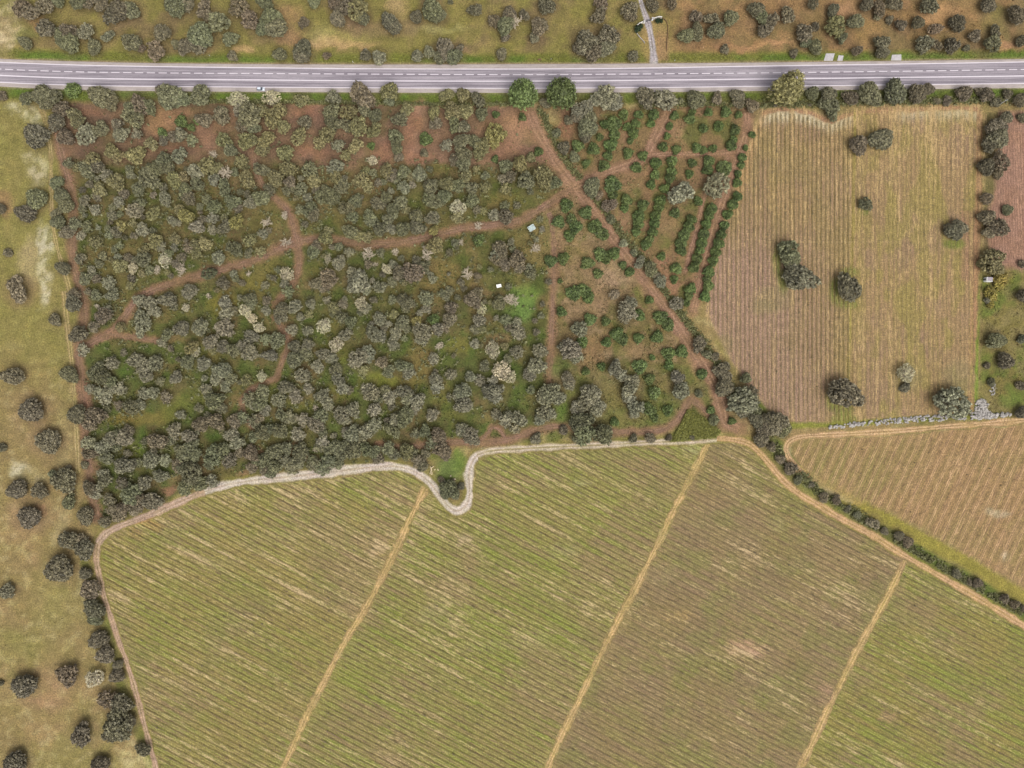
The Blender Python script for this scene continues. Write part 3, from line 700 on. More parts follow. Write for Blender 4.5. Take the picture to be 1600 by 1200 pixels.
# ------------------------------------------------------------------ tree survey: 4x tile coordinates "x y r type", one list per 400x300 tile
SURVEY = {
(0, 0): '''130 50 62 b,190 80 55 b,270 30 60 b,360 10 40 g,490 5 60 g,550 15 40 d,630 20 50 b,700 90 58 d,745 60 70 d,820 60 62 g,720 30 45 b,300 190 70 d,420 185 65 b,430 265 70 g,380 230 55 g,530 195 55 p,585 290 50 g,670 225 42 d,155 265 45 g,
820 265 60 g,880 300 28 b,970 310 65 b,1010 200 58 d,1100 30 78 g,1170 20 50 b,1060 10 40 d,1100 275 28 g,1160 280 55 d,1235 285 55 p,1250 215 88 g,1340 150 92 g,1270 50 60 b,1290 90 40 b,1440 240 50 g,1490 40 70 b,1560 120 70 b,1450 350 32 b,
10 600 30 b,180 610 45 g,255 590 60 g,330 615 58 g,290 640 40 g,450 565 46 v,630 600 75 g,690 640 55 g,380 680 60 b,470 735 65 g,350 760 60 d,410 850 60 b,530 840 75 p,620 805 60 g,800 660 70 g,870 650 70 b,830 730 75 g,930 670 55 g,730 780 40 d,
770 840 60 p,855 835 38 p,1060 600 82 g,1115 615 60 g,1010 565 40 d,1255 595 60 g,1290 740 75 b,1380 720 65 b,1400 690 50 g,1490 620 56 e,1500 685 45 p,1560 720 85 g,1520 770 60 b,1580 800 50 g,1130 760 38 v,1190 800 28 v,1230 760 25 v,1010 830 30 v,
1020 875 35 d,1120 838 48 p,1080 850 38 d,1200 880 42 g,220 845 76 d,940 900 45 o,700 945 60 o,735 975 50 o,840 960 70 o,1120 970 58 p,1020 1000 55 g,1045 1045 50 g,430 1020 38 g,570 1000 60 o,540 1060 60 g,600 1040 50 d,670 1100 45 p,720 1150 65 o,
930 1110 75 g,960 1055 58 g,1090 1120 58 o,1145 1110 40 o,1220 1070 58 p,1290 1030 60 o,1345 1050 50 o,1400 1170 58 g,1510 1010 45 o,1400 880 60 o,1440 930 50 g,1530 880 60 o,1570 870 40 o,1330 965 38 w,1405 1075 52 w,1540 1120 58 o,350 1140 42 g,
820 1090 30 p,1150 1190 48 g,1230 1150 50 g,860 1180 50 g,1340 1120 40 p,620 1180 45 o''',
(400, 0): '''60 20 50 g,90 110 75 g,120 170 72 g,50 170 58 g,295 140 38 b,360 5 45 g,490 10 55 b,510 115 56 d,550 40 60 b,640 60 75 o,660 110 50 g,830 125 58 d,860 165 52 d,1000 100 44 d,1100 55 78 g,1145 95 48 g,1215 8 18 g,1365 60 46 d,
1490 125 45 b,1560 160 62 g,1585 85 50 d,1550 230 30 b,145 335 46 g,290 310 68 d,280 345 55 d,440 345 24 b,685 345 38 d,765 345 52 p,1005 345 40 p,1080 320 40 p,1180 300 70 d,1230 350 60 g,1150 350 48 g,1275 300 26 b,1535 335 40 g,
90 610 54 e,30 690 45 o,270 610 56 o,480 605 44 p,150 690 50 o,100 740 65 o,170 790 50 o,60 870 60 o,40 935 50 o,300 760 44 d,270 850 60 o,180 950 62 o,470 700 60 g,480 770 55 g,580 700 60 o,660 600 72 d,690 680 60 g,830 575 54 o,840 640 50 g,745 720 48 g,
640 790 70 o,740 810 55 o,560 780 50 g,440 840 60 o,390 890 40 o,510 910 45 p,620 905 60 o,940 680 44 o,900 740 60 g,870 850 55 g,880 915 48 g,720 910 24 v,560 970 40 o,725 1000 34 e,890 975 32 d,
1190 590 40 o,1310 590 54 o,1390 620 58 g,1230 690 65 o,1330 690 70 o,1405 700 50 g,1110 700 50 o,1120 770 48 b,1240 770 60 g,1310 800 60 g,1300 880 65 g,1370 890 50 g,1300 965 58 g,1190 910 44 p,1420 905 58 o,1390 960 38 o,1500 830 75 y,1490 895 38 y,
1500 715 24 v,1060 870 42 v,1050 955 26 d,1300 1025 50 g,1240 1000 38 d,1500 990 24 v,1550 1050 62 g,1590 1100 40 d,30 1060 60 g,120 1110 58 o,200 1050 60 o,220 1125 58 d,330 1060 55 g,360 1130 44 o,490 1040 55 p,500 1110 50 o,535 1165 52 g,650 1120 55 o,
820 1070 50 o,850 1090 44 d,920 1070 44 g,1020 1090 50 p,920 1170 44 p,1090 1160 58 g,1180 1140 60 o,1260 1160 50 g,1310 1110 44 o,1430 1170 40 o,80 1180 45 g,280 1180 48 g,200 1190 42 g,430 1170 48 g,700 1170 38 o,1350 1180 44 g,1560 1180 40 o''',
(800, 0): '''10 130 62 w,75 90 40 d,215 30 58 d,165 165 55 b,150 240 44 d,195 150 40 b,560 20 48 b,540 95 54 b,740 55 54 b,740 100 40 b,880 30 44 d,470 240 85 d,600 225 72 d,590 300 60 d,430 290 56 d,510 325 60 d,760 350 38 p,1000 20 40 b,1150 100 48 d,1155 175 40 g,
1090 220 54 g,1160 210 46 g,1250 110 50 d,1280 190 60 g,1370 110 54 g,1330 305 28 b,1530 60 58 d,1560 120 50 g,1580 190 48 b,70 590 104 P,310 580 108 P,600 600 72 p,530 615 45 p,650 635 48 p,835 605 58 d,960 620 66 p,1055 635 24 g,1150 620 58 g,1290 625 44 b,
1410 600 46 d,1420 630 40 d,1520 660 54 b,440 680 60 p,500 740 60 g,470 800 60 g,400 730 38 d,460 850 40 d,350 750 28 d,210 640 34 d,200 1110 74 o,90 1130 60 g,50 1020 58 o,260 1140 48 g,110 980 32 o,280 830 28 g,330 920 38 d,390 980 34 g,410 900 38 v,
165 945 30 c,65 730 26 c,700 715 34 c,790 715 28 c,580 775 30 c,640 770 50 c,720 790 28 c,640 840 34 c,770 770 32 c,760 830 36 c,550 855 24 c,510 930 40 c,620 905 44 c,600 970 32 c,720 960 36 c,740 880 22 c,815 965 34 c,470 1020 28 c,575 1035 38 c,780 1045 36 c,
890 715 34 c,870 770 28 c,1010 720 30 c,1115 740 36 c,1130 700 24 c,1230 700 28 c,1330 700 36 c,1420 720 28 c,985 785 24 c,1200 800 28 c,1295 785 32 c,1395 810 34 c,1390 865 28 c,1370 910 34 c,965 850 24 c,945 915 32 c,1035 935 32 c,1150 925 34 c,1200 930 28 c,
1255 920 32 c,1500 840 22 c,1465 920 22 c,630 1150 56 c,900 1020 36 c,890 1085 38 c,870 1150 32 c,1010 1010 42 c,1000 1065 38 c,985 1115 34 c,1130 1010 34 c,1110 1085 28 c,1230 1005 38 c,1225 1060 36 c,1330 1045 48 c,950 1170 34 c,1440 985 28 c,1430 1035 28 c,
1420 1090 30 c,1410 1140 30 c,500 1170 56 g''',
(1200, 0): '''30 120 48 b,130 90 58 d,280 20 38 b,410 60 44 d,230 200 68 d,300 162 24 d,430 160 72 o,550 130 54 g,480 230 48 g,300 290 48 g,240 260 40 g,160 325 28 d,560 315 38 b,620 20 48 d,700 50 48 b,690 90 30 d,760 115 26 d,790 15 54 d,850 150 50 b,940 140 44 d,
740 260 70 d,720 320 46 d,1010 30 58 d,1050 180 44 b,980 275 58 d,1060 280 38 b,1190 140 58 d,1150 280 54 d,1240 295 24 d,1300 235 54 b,1390 260 72 g,1425 200 48 d,1380 30 52 d,1560 90 62 d,1590 250 40 d,130 550 108 Y,280 580 42 g,380 590 50 d,390 650 58 g,
400 705 44 g,520 610 44 d,640 585 72 g,800 570 72 g,940 580 58 d,1000 555 38 d,1060 625 24 d,1120 625 28 d,1230 580 48 d,1375 580 44 b,1330 570 28 b,1575 625 40 d,1500 585 30 d,1425 640 30 d,1490 735 40 d,1430 790 58 d,1440 860 66 d,1400 910 48 d,1370 1040 52 d,
1460 1000 54 b,1440 1080 34 b,1590 740 30 b,570 905 58 d,710 870 70 d,45 655 13 d,262 655 11 d''',
(0, 300): '''220 40 64 g,155 130 60 d,0 100 34 d,45 380 26 d,95 605 74 d,345 785 48 d,390 475 44 d,80 1150 58 d,430 1140 54 g,460 680 54 d,460 635 42 d,470 890 64 d,380 20 48 g,405 80 48 g,360 190 44 g,350 140 34 g,420 250 48 d,470 200 44 g,530 60 38 d,500 420 38 d,
590 110 36 p,610 30 34 d,740 60 36 p,545 220 38 g,600 310 44 o,640 400 28 g,690 260 34 g,760 215 38 y,840 120 58 p,870 75 44 g,890 230 44 p,730 250 42 d,960 130 48 o,1030 40 48 p,965 310 56 o,1005 345 36 p,1090 290 38 o,1080 180 34 p,1160 150 52 y,1120 110 38 o,
1230 220 48 p,1180 40 48 d,1440 40 72 g,1340 90 48 g,1330 160 44 p,1400 220 52 d,1470 190 52 y,1570 60 48 p,1560 300 44 o,1460 350 58 g,1280 320 44 o,1230 380 44 o,1220 335 38 o,1360 410 48 p,1185 350 38 b,900 420 54 g,750 460 48 o,830 470 38 e,1030 430 44 e,
980 485 34 w,1130 490 44 w,1130 455 28 w,900 375 38 o,800 410 32 b,530 540 42 g,600 640 36 g,680 570 44 p,700 640 48 p,640 770 58 d,605 715 22 w,670 740 38 p,590 840 38 d,870 680 48 p,940 710 54 p,890 800 68 p,870 865 48 p,960 745 44 p,1050 670 58 d,1180 620 54 p,
1160 720 28 e,1390 570 44 d,1310 510 48 g,1410 690 44 p,1560 660 48 g,1570 705 38 g,1410 760 44 p,1530 740 42 e,1570 790 34 e,1130 850 54 p,1250 840 58 p,1400 850 64 p,1040 890 48 g,1330 930 58 p,1390 970 44 p,1200 970 48 o,1220 1000 34 e,1460 990 48 g,1560 1000 58 p,
1570 900 48 p,1510 965 38 p,520 990 44 p,1060 975 24 b,840 1050 54 p,890 1085 58 p,965 1070 58 p,910 1140 54 p,620 1080 54 g,700 1070 44 p,640 1150 58 g,560 1130 48 g,690 1185 48 g,1170 1060 48 g,1260 1080 54 p,1390 1110 58 p,1350 1160 48 p,1100 1170 48 p,
1540 1180 38 o,1000 1185 34 g,1300 652 26 w,1555 510 24 w,750 840 32 o,1440 1160 40 g''',
(400, 300): '''30 40 58 g,65 190 44 w,180 145 32 w,40 260 34 p,185 310 44 w,30 370 38 o,330 110 62 g,275 110 38 g,370 140 48 g,400 30 48 g,480 30 58 g,560 100 58 g,620 60 48 g,600 155 38 g,710 130 58 g,760 70 48 d,850 100 58 g,800 40 48 g,820 170 38 g,720 180 44 g,
900 60 44 g,940 110 34 o,1000 150 48 g,920 230 50 g,1000 220 54 d,770 230 48 g,840 230 38 p,585 245 54 g,640 275 38 o,695 285 34 o,430 285 48 o,450 245 34 o,380 340 38 b,355 370 48 g,580 375 36 p,520 440 48 p,450 420 28 e,700 385 52 w,745 450 24 w,820 480 36 e,
870 375 32 w,1070 390 48 w,1060 350 28 w,1120 330 58 o,1110 240 30 y,1100 160 48 p,1120 60 58 g,1190 30 54 g,1080 40 44 g,1350 50 48 g,1265 95 50 e,1260 160 44 o,1390 210 34 w,1280 315 28 w,1490 140 38 p,1560 150 54 d,1400 300 42 v,1530 360 58 d,1490 400 38 p,
190 515 46 e,200 620 44 g,240 715 48 p,630 560 82 p,600 510 48 p,680 605 48 p,450 540 66 b,380 570 48 b,430 595 38 b,900 490 58 d,980 500 74 d,1040 470 48 g,850 560 34 g,770 590 48 p,1320 510 48 w,1385 520 26 b,1205 510 13 p,540 700 34 d,350 690 48 p,480 720 38 o,
660 700 44 e,690 725 38 p,930 680 54 g,960 695 38 g,1060 660 54 p,1060 730 34 p,1330 670 78 b,1380 640 48 b,1410 735 36 e,1200 780 68 d,1220 730 44 d,1110 800 38 v,1180 850 38 b,1390 800 44 p,1370 860 34 g,60 740 34 p,160 730 48 d,150 790 44 d,270 780 28 p,
420 830 50 e,580 800 58 g,540 785 38 g,770 790 48 p,735 880 58 p,770 905 42 p,560 890 48 p,860 950 44 p,870 880 44 p,910 810 48 p,1000 810 38 y,1040 870 68 p,1030 920 44 p,940 850 34 g,1140 860 44 p,500 950 46 e,320 870 36 p,220 860 38 p,20 845 38 e,130 930 58 g,
60 920 44 g,250 960 48 d,320 955 44 d,240 1050 58 g,310 1010 44 g,90 1020 48 p,420 1010 48 p,470 1040 38 p,380 1090 44 p,290 1150 54 p,35 1150 36 e,650 1030 68 p,700 1010 58 p,620 1065 44 p,790 1080 58 b,830 1125 44 g,920 1090 58 g,950 1135 44 p,670 1115 38 o,
1145 960 34 w,1110 1040 38 p,1475 990 52 e,1540 1120 60 e,1590 1155 38 e,1340 1140 54 p,1220 1140 38 p,1430 1090 38 g,500 1110 48 g,510 1175 48 p,1120 1170 48 p,1400 1180 38 p,1560 800 38 g,1520 690 48 g,1595 675 56 w,1500 420 48 b,1550 450 44 b,1480 1180 40 p''',
(800, 300): '''540 20 30 b,610 80 42 b,620 170 28 g,700 310 34 p,800 440 38 p,870 480 42 g,930 560 38 p,1030 700 42 p,770 380 28 g,900 520 26 p,1170 950 44 d,1230 1010 38 g,1310 1110 52 d,1270 1040 34 d,1330 1150 46 d,1470 1150 44 g,
340 80 44 c,455 120 44 c,300 180 42 c,380 165 42 c,400 220 44 c,360 270 38 c,520 210 44 c,560 260 42 c,320 415 40 c,240 420 42 c,545 390 52 c,480 450 44 c,530 510 38 c,640 380 40 c,590 420 34 c,700 455 28 c,735 500 30 c,390 630 52 c,450 610 42 c,480 660 38 c,
300 555 17 c,310 750 34 c,860 675 28 c,480 800 42 c,580 810 32 c,800 770 36 c,930 780 46 c,980 830 40 c,650 880 46 c,590 940 34 c,690 920 42 c,790 905 36 c,910 915 42 c,980 1010 44 c,1070 990 42 c,800 1090 48 c,990 1080 38 c,880 1030 24 c,450 940 42 c,
460 1120 28 c,560 1090 28 c,1190 1140 34 c,870 1170 38 c,
720 40 38 c,705 100 28 c,630 20 34 c,820 80 38 c,795 150 38 c,790 205 38 c,770 250 34 c,930 50 38 c,920 100 34 c,900 150 34 c,895 195 34 c,880 245 34 c,860 290 34 c,835 330 34 c,935 400 28 c,1120 170 34 c,1105 220 38 c,1080 270 36 c,1060 320 36 c,1060 365 34 c,
1025 485 42 c,1015 545 28 c,1250 100 34 c,1230 150 34 c,1215 205 34 c,1200 260 36 c,1190 315 34 c,1180 370 34 c,1160 420 36 c,1140 470 36 c,1110 600 38 c,1100 650 34 c,1090 690 24 c,1410 30 34 c,1380 80 34 c,1350 140 34 c,1330 200 36 c,1310 260 34 c,1290 320 38 c,
1275 380 36 c,1260 430 34 c,1240 490 38 c,1230 540 36 c,1220 590 38 c,1215 645 38 c,1020 130 34 c,1170 50 34 c,1060 0 78 p,1275 -45 76 p,
720 740 68 p,710 785 44 p,740 690 42 p,420 855 58 p,370 985 72 p,330 970 48 p,400 1035 44 p,175 990 54 p,150 1090 62 p,110 1140 48 p,30 1000 48 p,655 1090 58 p,690 1150 44 p,350 1170 48 p,640 640 34 b,150 350 44 w,40 880 48 p,30 815 34 p,1040 1160 48 p,
760 1175 44 p,30 420 58 b,120 510 38 g,50 470 38 b''',
(1200, 300): '''610 75 40 g,1170 245 54 d,1135 230 38 d,1200 220 48 d,130 370 78 g,150 430 56 g,190 530 90 d,510 600 74 d,870 1130 56 e,1370 40 38 b,1370 150 48 b,1440 220 58 b,1390 265 48 b,1500 110 34 g,1410 430 72 o,1345 440 30 o,1440 485 38 o,1470 540 44 Z,1400 640 38 Z,
1400 700 26 Z,1380 670 22 p,1600 650 40 d,1430 930 56 g,1490 1060 48 d,1475 1035 34 d,1370 1080 24 d,1590 920 28 d,1600 450 28 b,1400 1190 24 g,1450 580 34 Z''',
(0, 600): '''190 165 74 d,295 360 76 d,5 400 28 d,100 660 60 d,245 670 48 d,395 600 72 g,350 580 46 g,420 540 28 b,430 740 42 g,175 835 68 d,430 975 58 d,520 1030 58 d,500 985 46 b,365 1155 84 d,530 1185 38 d,530 825 54 d,650 860 38 d,
475 190 58 d,590 200 68 b,560 245 48 b,620 60 44 p,660 80 48 p,560 30 38 p,550 370 48 p,560 440 54 b,640 390 58 p,690 350 48 p,660 460 48 g,780 340 58 p,800 290 38 d,780 510 62 p,750 525 38 p,840 490 28 p,650 600 58 g,560 640 58 b,600 680 48 p,680 720 42 d,530 510 28 d,
980 360 62 b,820 140 58 g,870 130 38 p,740 130 34 b,950 70 58 p,1040 85 42 b,900 60 38 p,1130 190 34 p,1340 110 62 g,1380 150 38 g,1310 80 42 g,1410 20 38 p,1290 30 38 p,1090 290 54 p,1180 330 58 p,1250 250 54 b,1350 240 58 b,1460 230 48 b,1440 320 48 p,1480 365 48 p,
1560 100 48 g,1590 135 38 p,1520 210 42 g,1200 390 58 g,1110 400 54 g,1140 445 48 g,1220 440 48 g,1330 450 78 g,1390 420 58 g,1310 500 44 g,1430 480 48 b,1560 430 58 b,1500 430 38 b,940 480 58 p,960 445 38 d,1030 480 38 p,990 580 54 p,900 615 48 p,1200 560 78 g,
1140 540 54 g,1160 640 58 g,1250 620 58 g,1330 610 44 p,1110 510 44 b,760 620 48 d,820 690 72 g,870 725 54 b,940 730 66 p,990 735 38 p,780 770 58 b,850 780 48 b,740 820 54 b,790 640 38 g,700 790 44 b,640 560 38 p,750 30 48 p,690 20 40 p,1590 330 38 g,1590 235 44 g,
1570 520 38 b,1070 350 34 g,720 400 30 g''',
(400, 600): '''40 50 48 g,30 120 54 g,60 170 38 p,140 100 54 p,200 30 58 p,250 80 48 p,10 220 38 b,160 200 54 g,150 290 54 g,220 210 48 g,290 220 48 p,260 310 48 p,40 320 58 g,90 280 38 g,410 70 54 p,450 130 44 p,370 150 24 w,400 200 48 g,370 250 58 p,410 300 38 g,
530 190 58 p,610 160 54 p,560 225 38 p,720 60 58 p,700 30 44 p,740 160 44 p,760 90 32 g,840 80 48 p,810 40 38 g,930 50 54 p,1010 110 58 p,950 90 44 p,1130 20 48 p,600 310 58 p,565 300 38 p,690 300 48 p,740 260 48 p,660 335 38 g,850 290 58 g,920 220 58 g,940 180 48 g,
870 220 44 p,1100 190 44 p,990 165 34 p,1040 300 58 g,1140 320 54 b,1000 310 38 g,1100 370 48 g,1160 410 58 b,1185 440 38 b,1290 40 58 p,1300 130 58 p,1260 80 38 p,1470 50 68 p,1500 90 38 p,1280 280 44 p,1340 320 58 p,1310 300 34 p,1360 355 38 p,1560 230 48 p,1580 200 38 p,
1500 190 34 d,480 320 24 p,420 360 44 p,400 395 38 g,370 415 24 w,500 390 44 g,560 390 44 g,460 415 38 g,600 420 58 g,530 440 44 g,690 410 54 g,740 430 44 g,620 395 38 g,760 470 38 d,830 400 48 g,930 400 72 o,950 445 38 o,870 440 38 g,1010 480 48 d,1040 510 38 d,
980 440 38 g,280 420 58 g,270 480 48 g,180 390 58 d,120 420 58 g,60 470 58 g,100 520 58 g,40 540 58 d,180 480 48 g,220 520 48 g,360 510 48 g,410 530 48 g,460 480 48 g,350 480 38 g,10 480 38 g,90 560 38 g,520 500 34 g,1210 660 54 g,1185 690 34 g,1240 690 34 g,
1220 620 24 b,1280 640 24 d,1160 600 22 b,540 20 44 p,330 30 36 p''',
(800, 600): '''240 50 72 p,200 90 58 p,290 80 48 p,200 190 54 p,170 220 38 p,240 190 38 p,360 5 38 p,490 60 72 p,540 130 48 p,440 130 58 p,400 150 44 p,520 170 44 p,430 240 76 g,450 310 82 g,560 310 72 g,590 345 44 g,420 345 44 g,320 290 28 d,40 220 62 p,20 280 38 p,
750 40 72 p,740 90 44 p,780 150 58 p,760 190 34 p,640 235 31 c,860 160 42 v,890 210 28 v,975 165 36 c,900 60 46 v,1060 40 62 p,1240 160 31 c,1265 225 32 g,1380 237 27 c,1450 110 84 p,1440 150 58 p,1480 60 56 b,1530 230 48 d,1510 170 42 g,1570 220 38 d,1330 20 58 d,
1170 60 24 g,150 350 34 d,160 320 20 d,760 340 27 d,865 340 34 d,980 338 22 d,1125 335 18 d,1560 350 46 d,1580 280 48 d''',
(1200, 600): '''480 60 92 d,1160 120 104 p,1090 95 44 b,860 20 32 p,60 250 72 d,100 285 48 g,20 220 48 d,20 390 38 b,80 470 38 d,140 530 52 d,190 600 38 g,280 635 34 d,350 710 42 b,430 725 38 b,500 780 28 d,560 820 34 g,660 870 56 d,730 920 34 d,820 950 42 d,880 990 46 b,
1180 1185 38 d,1590 10 30 d,1590 175 38 d''',
(1200, 900): '''1310 45 42 d,1260 40 28 b,1480 140 38 d,1540 180 38 b,1590 205 28 b''',
(0, 900): '''40 95 46 p,560 90 62 b,580 210 62 d,590 270 44 g,610 400 58 d,660 490 54 d,730 620 44 d,735 560 34 d,415 620 68 b,590 640 58 e,145 690 74 d,0 670 20 d,670 780 58 b,760 800 62 d,740 930 88 d,700 980 54 d,800 910 46 d,520 980 70 d,890 1085 42 d,620 1185 58 d,
95 1175 72 d''',
}
TONES = {'g': (99, 98, 74), 'd': (99, 93, 75), 'o': (110, 105, 73), 'b': (104, 95, 77), 'p': (113, 110, 90), 'e': (156, 149, 122), 'y': (116, 110, 68),
         'c': (80, 92, 52), 'v': (86, 98, 56), 'P': (86, 96, 58), 'Y': (114, 110, 72), 'w': (200, 185, 160), 'Z': (134, 124, 64)}
TONE_WORD = {'g': 'grey-green', 'd': 'dark green', 'o': 'olive', 'b': 'brownish', 'p': 'pale grey', 'e': 'cream', 'y': 'yellowish', 'c': 'green', 'v': 'bright green',
             'P': 'bright green', 'Y': 'yellowish', 'w': 'bare whitish', 'Z': 'yellow'}


def tree_height(ty, r):
    R = r * MPP
    if ty == 'c':
        return min(3.4, 1.0 + R * 0.75)
    if ty in 'vZ' or r < 9:
        return 0.6 + R * 0.95
    if ty == 'P':
        return 13.0
    if ty == 'Y':
        return 15.0
    if ty == 'w':
        return 3.0 + R * 0.8
    return 1.6 + R * 0.92


for (_ox, _oy), _s in SURVEY.items():
    for _e in _s.replace('\n', '').split(','):
        _q = _e.split()
        if len(_q) != 4:
            continue
        _x, _y, _r = (float(v) for v in _q[:3])
        _x, _y, _r = _ox + _x / 4, _oy + _y / 4, _r / 4
        TREES.append((_x, _y, _r, _q[3], tree_height(_q[3], _r)))

# ------------------------------------------------------------------ ground sheet
STEP = 3.0
xs = np.concatenate([[-9000, -5000, -2500, -1200, -600], np.arange(-240, 1841, STEP), [2300, 3000, 4500, 7000, 10000]])
ys = np.concatenate([[-8000, -4500, -2200, -1000, -500], np.arange(-180, 1381, STEP), [1900, 2800, 4500, 7500]])
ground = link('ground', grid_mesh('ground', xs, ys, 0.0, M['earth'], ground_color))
tag(ground, kind='structure')


# ------------------------------------------------------------------ worked fields, thin sheets just above the ground
def vineyard_color(px, py):
    n1 = fbm(px * 0.012, py * 0.012, 41)
    n2 = fbm(px * 0.03, py * 0.03, 45)
    one = np.ones_like(px)
    c = one[:, None] * S(150, 136, 78)[None, :]
    a1 = np.interp(py, [762, 1200], [666, 442])
    a2 = np.interp(py, [692, 1200], [1106, 855])
    a3 = np.interp(py, [876, 1200], [1412, 1250])
    b2 = smooth(-3, 3, px - a1) * smooth(3, -3, px - a2)
    b3 = smooth(-3, 3, px - a2) * smooth(3, -3, px - a3)
    b4 = smooth(-3, 3, px - a3)
    c = blend(c, b2 * 0.8, S(143, 136, 76))
    c = blend(c, b3 * 0.9, S(143, 123, 84))
    c = blend(c, b4 * 0.9, S(146, 133, 72))
    c = blend(c, smooth(0.44, 0.62, n1) * 0.75, S(150, 128, 92))
    c = blend(c, smooth(0.46, 0.62, fbm(px * 0.022, py * 0.022, 43)) * b3 * 0.42, S(140, 118, 92))
    c = blend(c, smooth(0.5, 0.68, n2) * 0.45, S(128, 130, 68))
    c = blend(c, smooth(1040, 1180, py) * b2 * 0.4, S(150, 128, 88))
    wx = (fbm(px * 0.08, py * 0.08, 51) - .5) * 26
    wy = (fbm(px * 0.08, py * 0.08, 55) - .5) * 26
    c = spots(c, px, py, wx, wy)
    col, w = field_blend(px, py, VINEYARD, c, 5)
    n3 = fbm(px * 0.018, py * 0.018, 47)
    lush = np.clip(0.75 * (1 - b2 - b3 - b4) + 1.0 * b2 + 0.36 * b3 + 0.9 * b4, 0, 1) * (0.55 + 0.9 * smooth(0.35, 0.65, n3))
    bare = 1.6 * (fbm(px * 0.014, py * 0.014, 49) - 0.5)
    for (x, y, rx, ry, k) in ((500, 925, 70, 40, .55), (330, 880, 70, 40, .4), (690, 985, 90, 60, .3), (590, 855, 18, 14, 1.0), (890, 860, 80, 40, .25), (830, 990, 70, 50, .35), (1165, 1015, 34, 12, .8),
                              (1030, 955, 60, 22, .5), (1490, 880, 90, 20, .3), (1480, 940, 60, 24, .3), (430, 770, 140, 22, .35), (1360, 1110, 60, 20, .4), (1120, 830, 130, 40, -.35), (1500, 1060, 120, 60, -.4), (560, 1090, 90, 60, -.3)):
        bare = bare + k * smooth(1.5, 0.2, np.hypot((px - x + wx) / rx, (py - y + wy) / ry))
    return col, w * (1 - 0.4 * b3 - 0.35 * b4), lush, bare


def tilled_color(px, py):
    n1 = fbm(px * 0.02, py * 0.02, 61)
    n2 = fbm(px * 0.05, py * 0.02, 65)
    wx0 = (n1 - .5) * 160
    one = np.ones_like(px)
    c = one[:, None] * S(163, 135, 98)[None, :]
    c = blend(c, smooth(0.46, 0.62, n1) * 0.8, S(154, 126, 100))
    c = blend(c, smooth(0.46, 0.62, n2) * (0.35 + 0.4 * smooth(1300, 1400, px)), S(152, 138, 78))
    c = blend(c, smooth(1330, 1200, px + wx0) * smooth(330, 420, py) * 0.9, S(166, 134, 117))
    c = blend(c, smooth(470, 560, py) * smooth(1310, 1240, px) * 0.4, S(158, 130, 108))
    wx = (fbm(px * 0.09, py * 0.09, 71) - .5) * 10
    top = np.interp(px, [1190, 1215, 1245, 1270, 1288, 1300, 1315, 1335, 1370, 1440, 1500, 1540], [172, 167, 168, 173, 182, 186, 178, 172, 168, 166, 164, 167])
    dt = py - top + wx * 0.5
    c = blend(c, smooth(9, 6.5, dt) * 0.85, S(168, 128, 98))
    c = blend(c, smooth(30, 12, dt) * smooth(7, 10, dt) * np.clip(smooth(1300, 1280, px) + 0.7 * smooth(1285, 1300, px) * smooth(1345, 1325, px) + 0.55 * smooth(1390, 1410, px), 0, 1), S(214, 200, 166))
    c = blend(c, smooth(8, 5, np.abs(px - np.interp(py, [165, 300, 450, 640], [1533, 1531, 1524, 1517]))) * 0.9, S(172, 132, 98))
    c = blend(c, smooth(14, 6, np.abs(px - 1512 + wx)) * ((py > 330) & (py < 440)) * 0.6, S(160, 122, 98))
    c = blend(c, smooth(3.4, 1.6, np.abs(px - np.interp(py, [180, 300, 420, 640], [1336, 1334, 1331, 1324]) + wx * .15)) * 0.8, S(152, 140, 68))
    c = blend(c, smooth(1.6, 0.7, np.abs(py - 378 + wx * .06)) * ((px > 1195) & (px < 1410)) * 0.5, S(190, 164, 122))
    lf = np.interp(py, [170, 210, 250, 300, 370, 440, 490], [1192, 1177, 1165, 1150, 1132, 1112, 1104])
    c = blend(c, smooth(16, 6, px - lf + wx) * (py < 330) * 0.7, S(190, 152, 108))
    # lush rings under the field trees
    for (x, y, rx, ry) in ((1214, 408, 7, 26), (1224, 440, 10, 20), (1306, 455, 12, 22), (1325, 475, 18, 8), (1328, 425, 14, 8), (1318, 640, 16, 12), (1300, 625, 10, 18), (1490, 380, 18, 9), (1350, 330, 8, 6), (1320, 655, 22, 9)):
        c = blend(c, smooth(1.3, 0.6, np.hypot((px - x + wx * .5) / rx, (py - y + wx * .5) / ry)) * 0.85, S(112, 126, 52))
    for (x, y, rx, ry) in ((1210, 465, 34, 20), (1192, 480, 22, 14), (1130, 535, 18, 14), (1415, 590, 26, 24), (1500, 590, 30, 30)):
        c = blend(c, smooth(1.3, 0.5, np.hypot((px - x + wx) / rx, (py - y + wx) / ry)) * 0.6, S(150, 136, 98))
    c = blend(c, smooth(1.2, 0.6, np.hypot((px - 1305 + wx) / 20, (py - 205 + wx) / 30)) * 0.0, S(150, 136, 98))
    c = spots(c, px, py, wx, wx)
    col, w = field_blend(px, py, TILLED, c, 5)
    right = smooth(1328, 1345, px)
    n5 = fbm(px * 0.02, py * 0.02, 67)
    w = w * (1 - 0.35 * smooth(1330, 1200, px + wx0) * smooth(330, 420, py))
    bare = 1.2 * (n5 - 0.5) + 0.5 * smooth(300, 200, py) * (0.4 + right)
    return col, w * (1 - 0.72 * right) * smooth(7, 12, dt), 0.4 + 0.6 * right, bare


